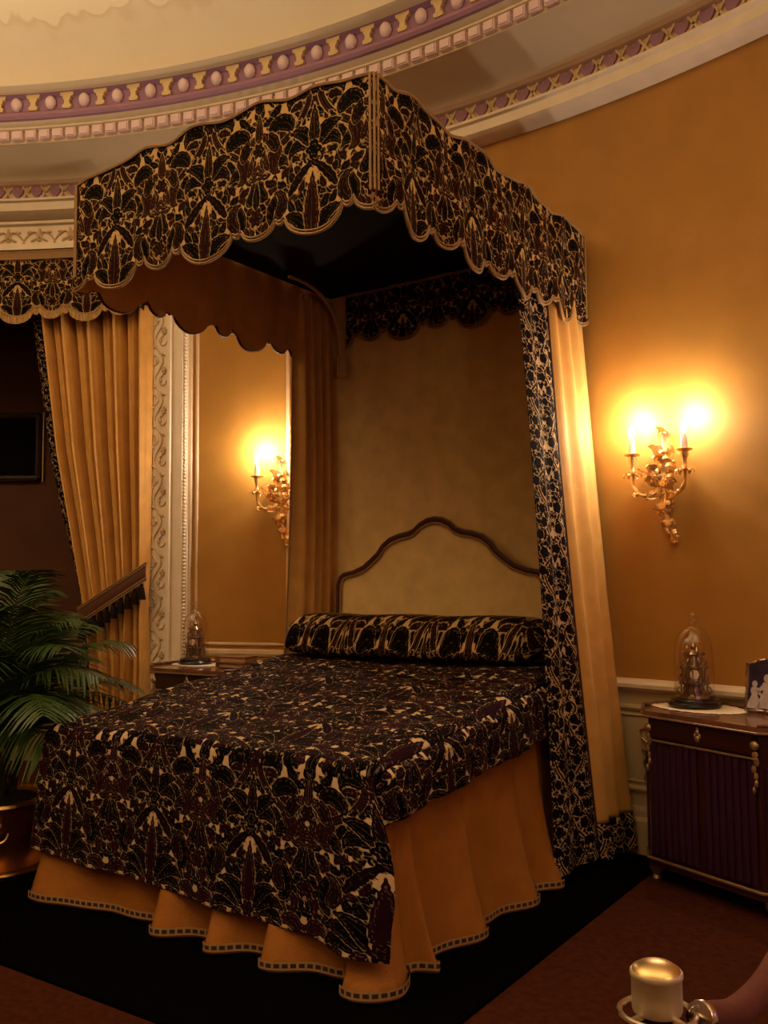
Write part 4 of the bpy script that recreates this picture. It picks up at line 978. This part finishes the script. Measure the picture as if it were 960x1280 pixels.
for ox, hh, s in ((-.058, .140, 1), (.002, .172, -1)):
    bodyo = [(-.034, .012), (.034, .012), (.026, .04), (.013, .068), (.018, .088), (.013, .10), (-.013, .10), (-.019, .086), (-.012, .068), (-.027, .04)]
    k = hh / .125
    m.prism([(ox + a * k, .006 + b_ * k) for a, b_ in bodyo], -.0045, -.0025, lambda a, b_, d: fpt(a, d, b_))
    m.prism([(ox + .012 * k * math.cos(q), .006 + .114 * k + .014 * k * math.sin(q)) for q in np.linspace(0, 2 * PI, 13)[:-1]], -.0045, -.0025, lambda a, b_, d: fpt(a, d, b_))
    m.prism([(ox + s * .012 * k, .006 + .096 * k), (ox + s * .032 * k, .006 + .075 * k), (ox + s * .046 * k, .006 + .085 * k), (ox + s * .044 * k, .006 + .078 * k), (ox + s * .03 * k, .006 + .062 * k), (ox + s * .008 * k, .006 + .08 * k)], -.0048, -.0026, lambda a, b_, d: fpt(a, d, b_))
m.build('printed_figures', M_figure, fr_, smooth=False)
MB().tube([fpt(0, .008, .13), (0, .06, .004)], .006, 6).build('strut', M_silver, fr_)

# ------------------------------------------------------------------ potted palm
PX, PY = -2.50, .10
pp = tag(empty('potted_palm', (PX, PY, 0)), 'bushy green palm in a brass-rimmed copper pot left of the bed', 'plant')
pot = MB().lathe([(.20, .0), (.235, .012), (.245, .05), (.268, .18), (.285, .30), (.29, .325), (.27, .327), (.262, .30), (.0, .30)], (PX, PY, 0), 40).build('pot', M_potcopper, pp)
MB().lathe([(.286, .318), (.304, .322), (.312, .338), (.306, .352), (.288, .356), (.270, .350), (.268, .335)], (PX, PY, 0), 40).build('rim', M_brass, pot)
MB().lathe([(.0, .002), (.30, .002), (.315, .012), (.312, .022), (.285, .020), (.25, .014), (.0, .014)], (PX, PY, 0), 40).build('saucer', M_brass, pot)
for q in (-.55, 2.6):
    c = Vector((PX + .285 * math.cos(q), PY + .285 * math.sin(q), .25)); u = Vector((math.cos(q), math.sin(q), 0)); w = Vector((-u.y, u.x, 0))
    m = MB().ell(tuple(c + u * .01), (.03, .03, .035), 10, 7); m.tube([tuple(c + u * (.02 + .012 * math.sin(a)) + w * .042 * math.cos(a) + Vector((0, 0, -.03 - .042 * math.sin(a)))) for a in np.linspace(0, PI, 12)], .007, 6); m.build('lion_ring_handle', M_brass, pot)
MB().lathe([(.262, .30), (.20, .335), (.10, .355), (.0, .36)], (PX, PY, 0), 24).build('soil', M_soil, pp)
def frond(i, az, reach, height, lean, droop):
    if math.cos(az) > .25: reach *= .80 + .15 * (height > .8)
    """arching rachis with two rows of blades"""
    r0 = .03 + .09 * rnd.random(); a0 = rnd.random() * 2 * PI; base = Vector((PX + r0 * math.cos(a0), PY + r0 * math.sin(a0), .33)); d = Vector((math.cos(az), math.sin(az), 0))
    n = 20; pts = []
    for k in range(n + 1):
        t = k / n; rr = reach * (lean * t + (1 - lean) * t ** 2.0); zz_ = height * (1.55 * t - .55 * t * t) - droop * t ** 3
        pts.append(base + d * rr + Vector((0, 0, zz_)))
    st = MB().tube([tuple(p) for p in pts], [.0075 - .0058 * k / n for k in range(n + 1)], 5)
    f = st.build('frond', M_stem, pp)
    m = MB(); side = Vector((-d.y, d.x, 0))
    K = 36
    for k in range(K):
        t = .30 + .70 * k / (K - 1); x = t * n; j = min(int(x), n - 1); p = pts[j] + (pts[j + 1] - pts[j]) * (x - j); tg = (pts[j + 1] - pts[j]).normalized()
        L = (.30 * math.sin(PI * (.18 + .80 * (t - .3) / .7)) ** .7 + .05) * (.85 + .3 * rnd.random())
        for s in (-1, 1):
            dr = (side * s * (.85 + .2 * rnd.random()) + tg * .75 + Vector((0, 0, .12 - .1 * rnd.random()))).normalized(); nm_ = dr.cross(tg).normalized()
            q0 = p; w = .0068; pv_ = []
            for e in range(4):
                u = e / 3; c = q0 + dr * L * u + Vector((0, 0, -.42 * L * u * u)); ww = w * (.6, 1., .75, .05)[e]; wd = dr.cross(nm_) * ww
                pv_ += [tuple(c - wd), tuple(c + wd)]
            m.add(pv_, [(0, 1, 3, 2), (2, 3, 5, 4), (4, 5, 7, 6)])
    o = m.build('leaflets', M_leaf, f, weld=False); o['kind'] = 'stuff'
for i in range(36):
    az = 2.399 * i + .25 * rnd.random(); ring = i / 36
    frond(i, az, .30 + .62 * ring ** .8 * (.85 + .3 * rnd.random()), 1.24 - .64 * ring + .10 * rnd.random(), .22 + .25 * ring, .12 + .30 * ring)

# ------------------------------------------------------------------ rope barrier post in the foreground
SX, SY = 1.579, -1.656
def barrier_post(SX, SY, label):
    st = tag(empty('barrier_post', (SX, SY, 0)), label, 'post', 'rope barrier posts')
    MB().lathe([(.0, .0), (.15, .0), (.155, .008), (.14, .016), (.06, .028), (.028, .045), (.024, .06), (.0, .06)], (SX, SY, 0), 32).build('base', M_steel, st)
    MB().lathe([(.022, .05), (.022, .875), (.026, .884)], (SX, SY, 0), 24).build('pole', M_steel, st)
    MB().lathe([(.0265, .882), (.028, .885), (.028, .904), (.0265, .907)], (SX, SY, 0), 28).build('band', M_black, st)
    hd = MB().lathe([(.030, .902), (.0315, .906), (.0315, .944), (.0330, .946), (.0330, .951), (.0315, .953)], (SX, SY, 0), 36).build('head', M_steel, st)
    MB().lathe([(.0315, .951), (.030, .955), (.022, .960), (.010, .963), (.0, .9635)], (SX, SY, 0), 36).build('cap', M_goldcap, hd)
    col_ = MB()
    col_.tube([(SX + .047 * math.cos(a), SY + .047 * math.sin(a), .900) for a in np.linspace(0, 2 * PI, 33)[:-1]], .0042, 8, closed=True)
    for k in range(4):
        a = PI / 4 + .35 + k * PI / 2; col_.tube([(SX + r * math.cos(a), SY + r * math.sin(a), .900) for r in (.027, .046)], [.006, .0045], 8)
    col_.build('ring_collar', M_nickel, st)
barrier_post(SX, SY, 'nickel rope-barrier post with domed brass-coloured cap, nearest to the viewer')
barrier_post(SX + .045, SY + 1.22, 'nickel rope-barrier post at the far end of the red rope')
rp_ = tag(empty('barrier_rope', (SX + .05, SY + .02, .8)), 'red velvet rope sagging from the nickel barrier post', 'rope')
RP_ = spline([(SX + .045, SY + .020, .897), (SX + .056, SY + .055, .888), (SX + .066, SY + .12, .872), (SX + .072, SY + .24, .862), (SX + .070, SY + .40, .862), (SX + .07, SY + .70, .872), (SX + .055, SY + 1.0, .89), (SX + .05, SY + 1.172, .897)], 60)
MB().tube([tuple(p) for p in RP_[4:]], .0195, 14).build('velvet_tube', M_rope, rp_)
MB().tube([tuple(p) for p in RP_[0:5]], [.010, .020, .0215, .0215, .0205], 14).build('end_ferrule', M_nickel, rp_)
MB().tube([(SX + .047 + .012 * math.cos(a), SY + .027 + .006 * math.cos(a), .897 + .012 * math.sin(a)) for a in np.linspace(0, 2 * PI, 17)[:-1]], .003, 6, closed=True).build('snap_hook', M_nickel, rp_)
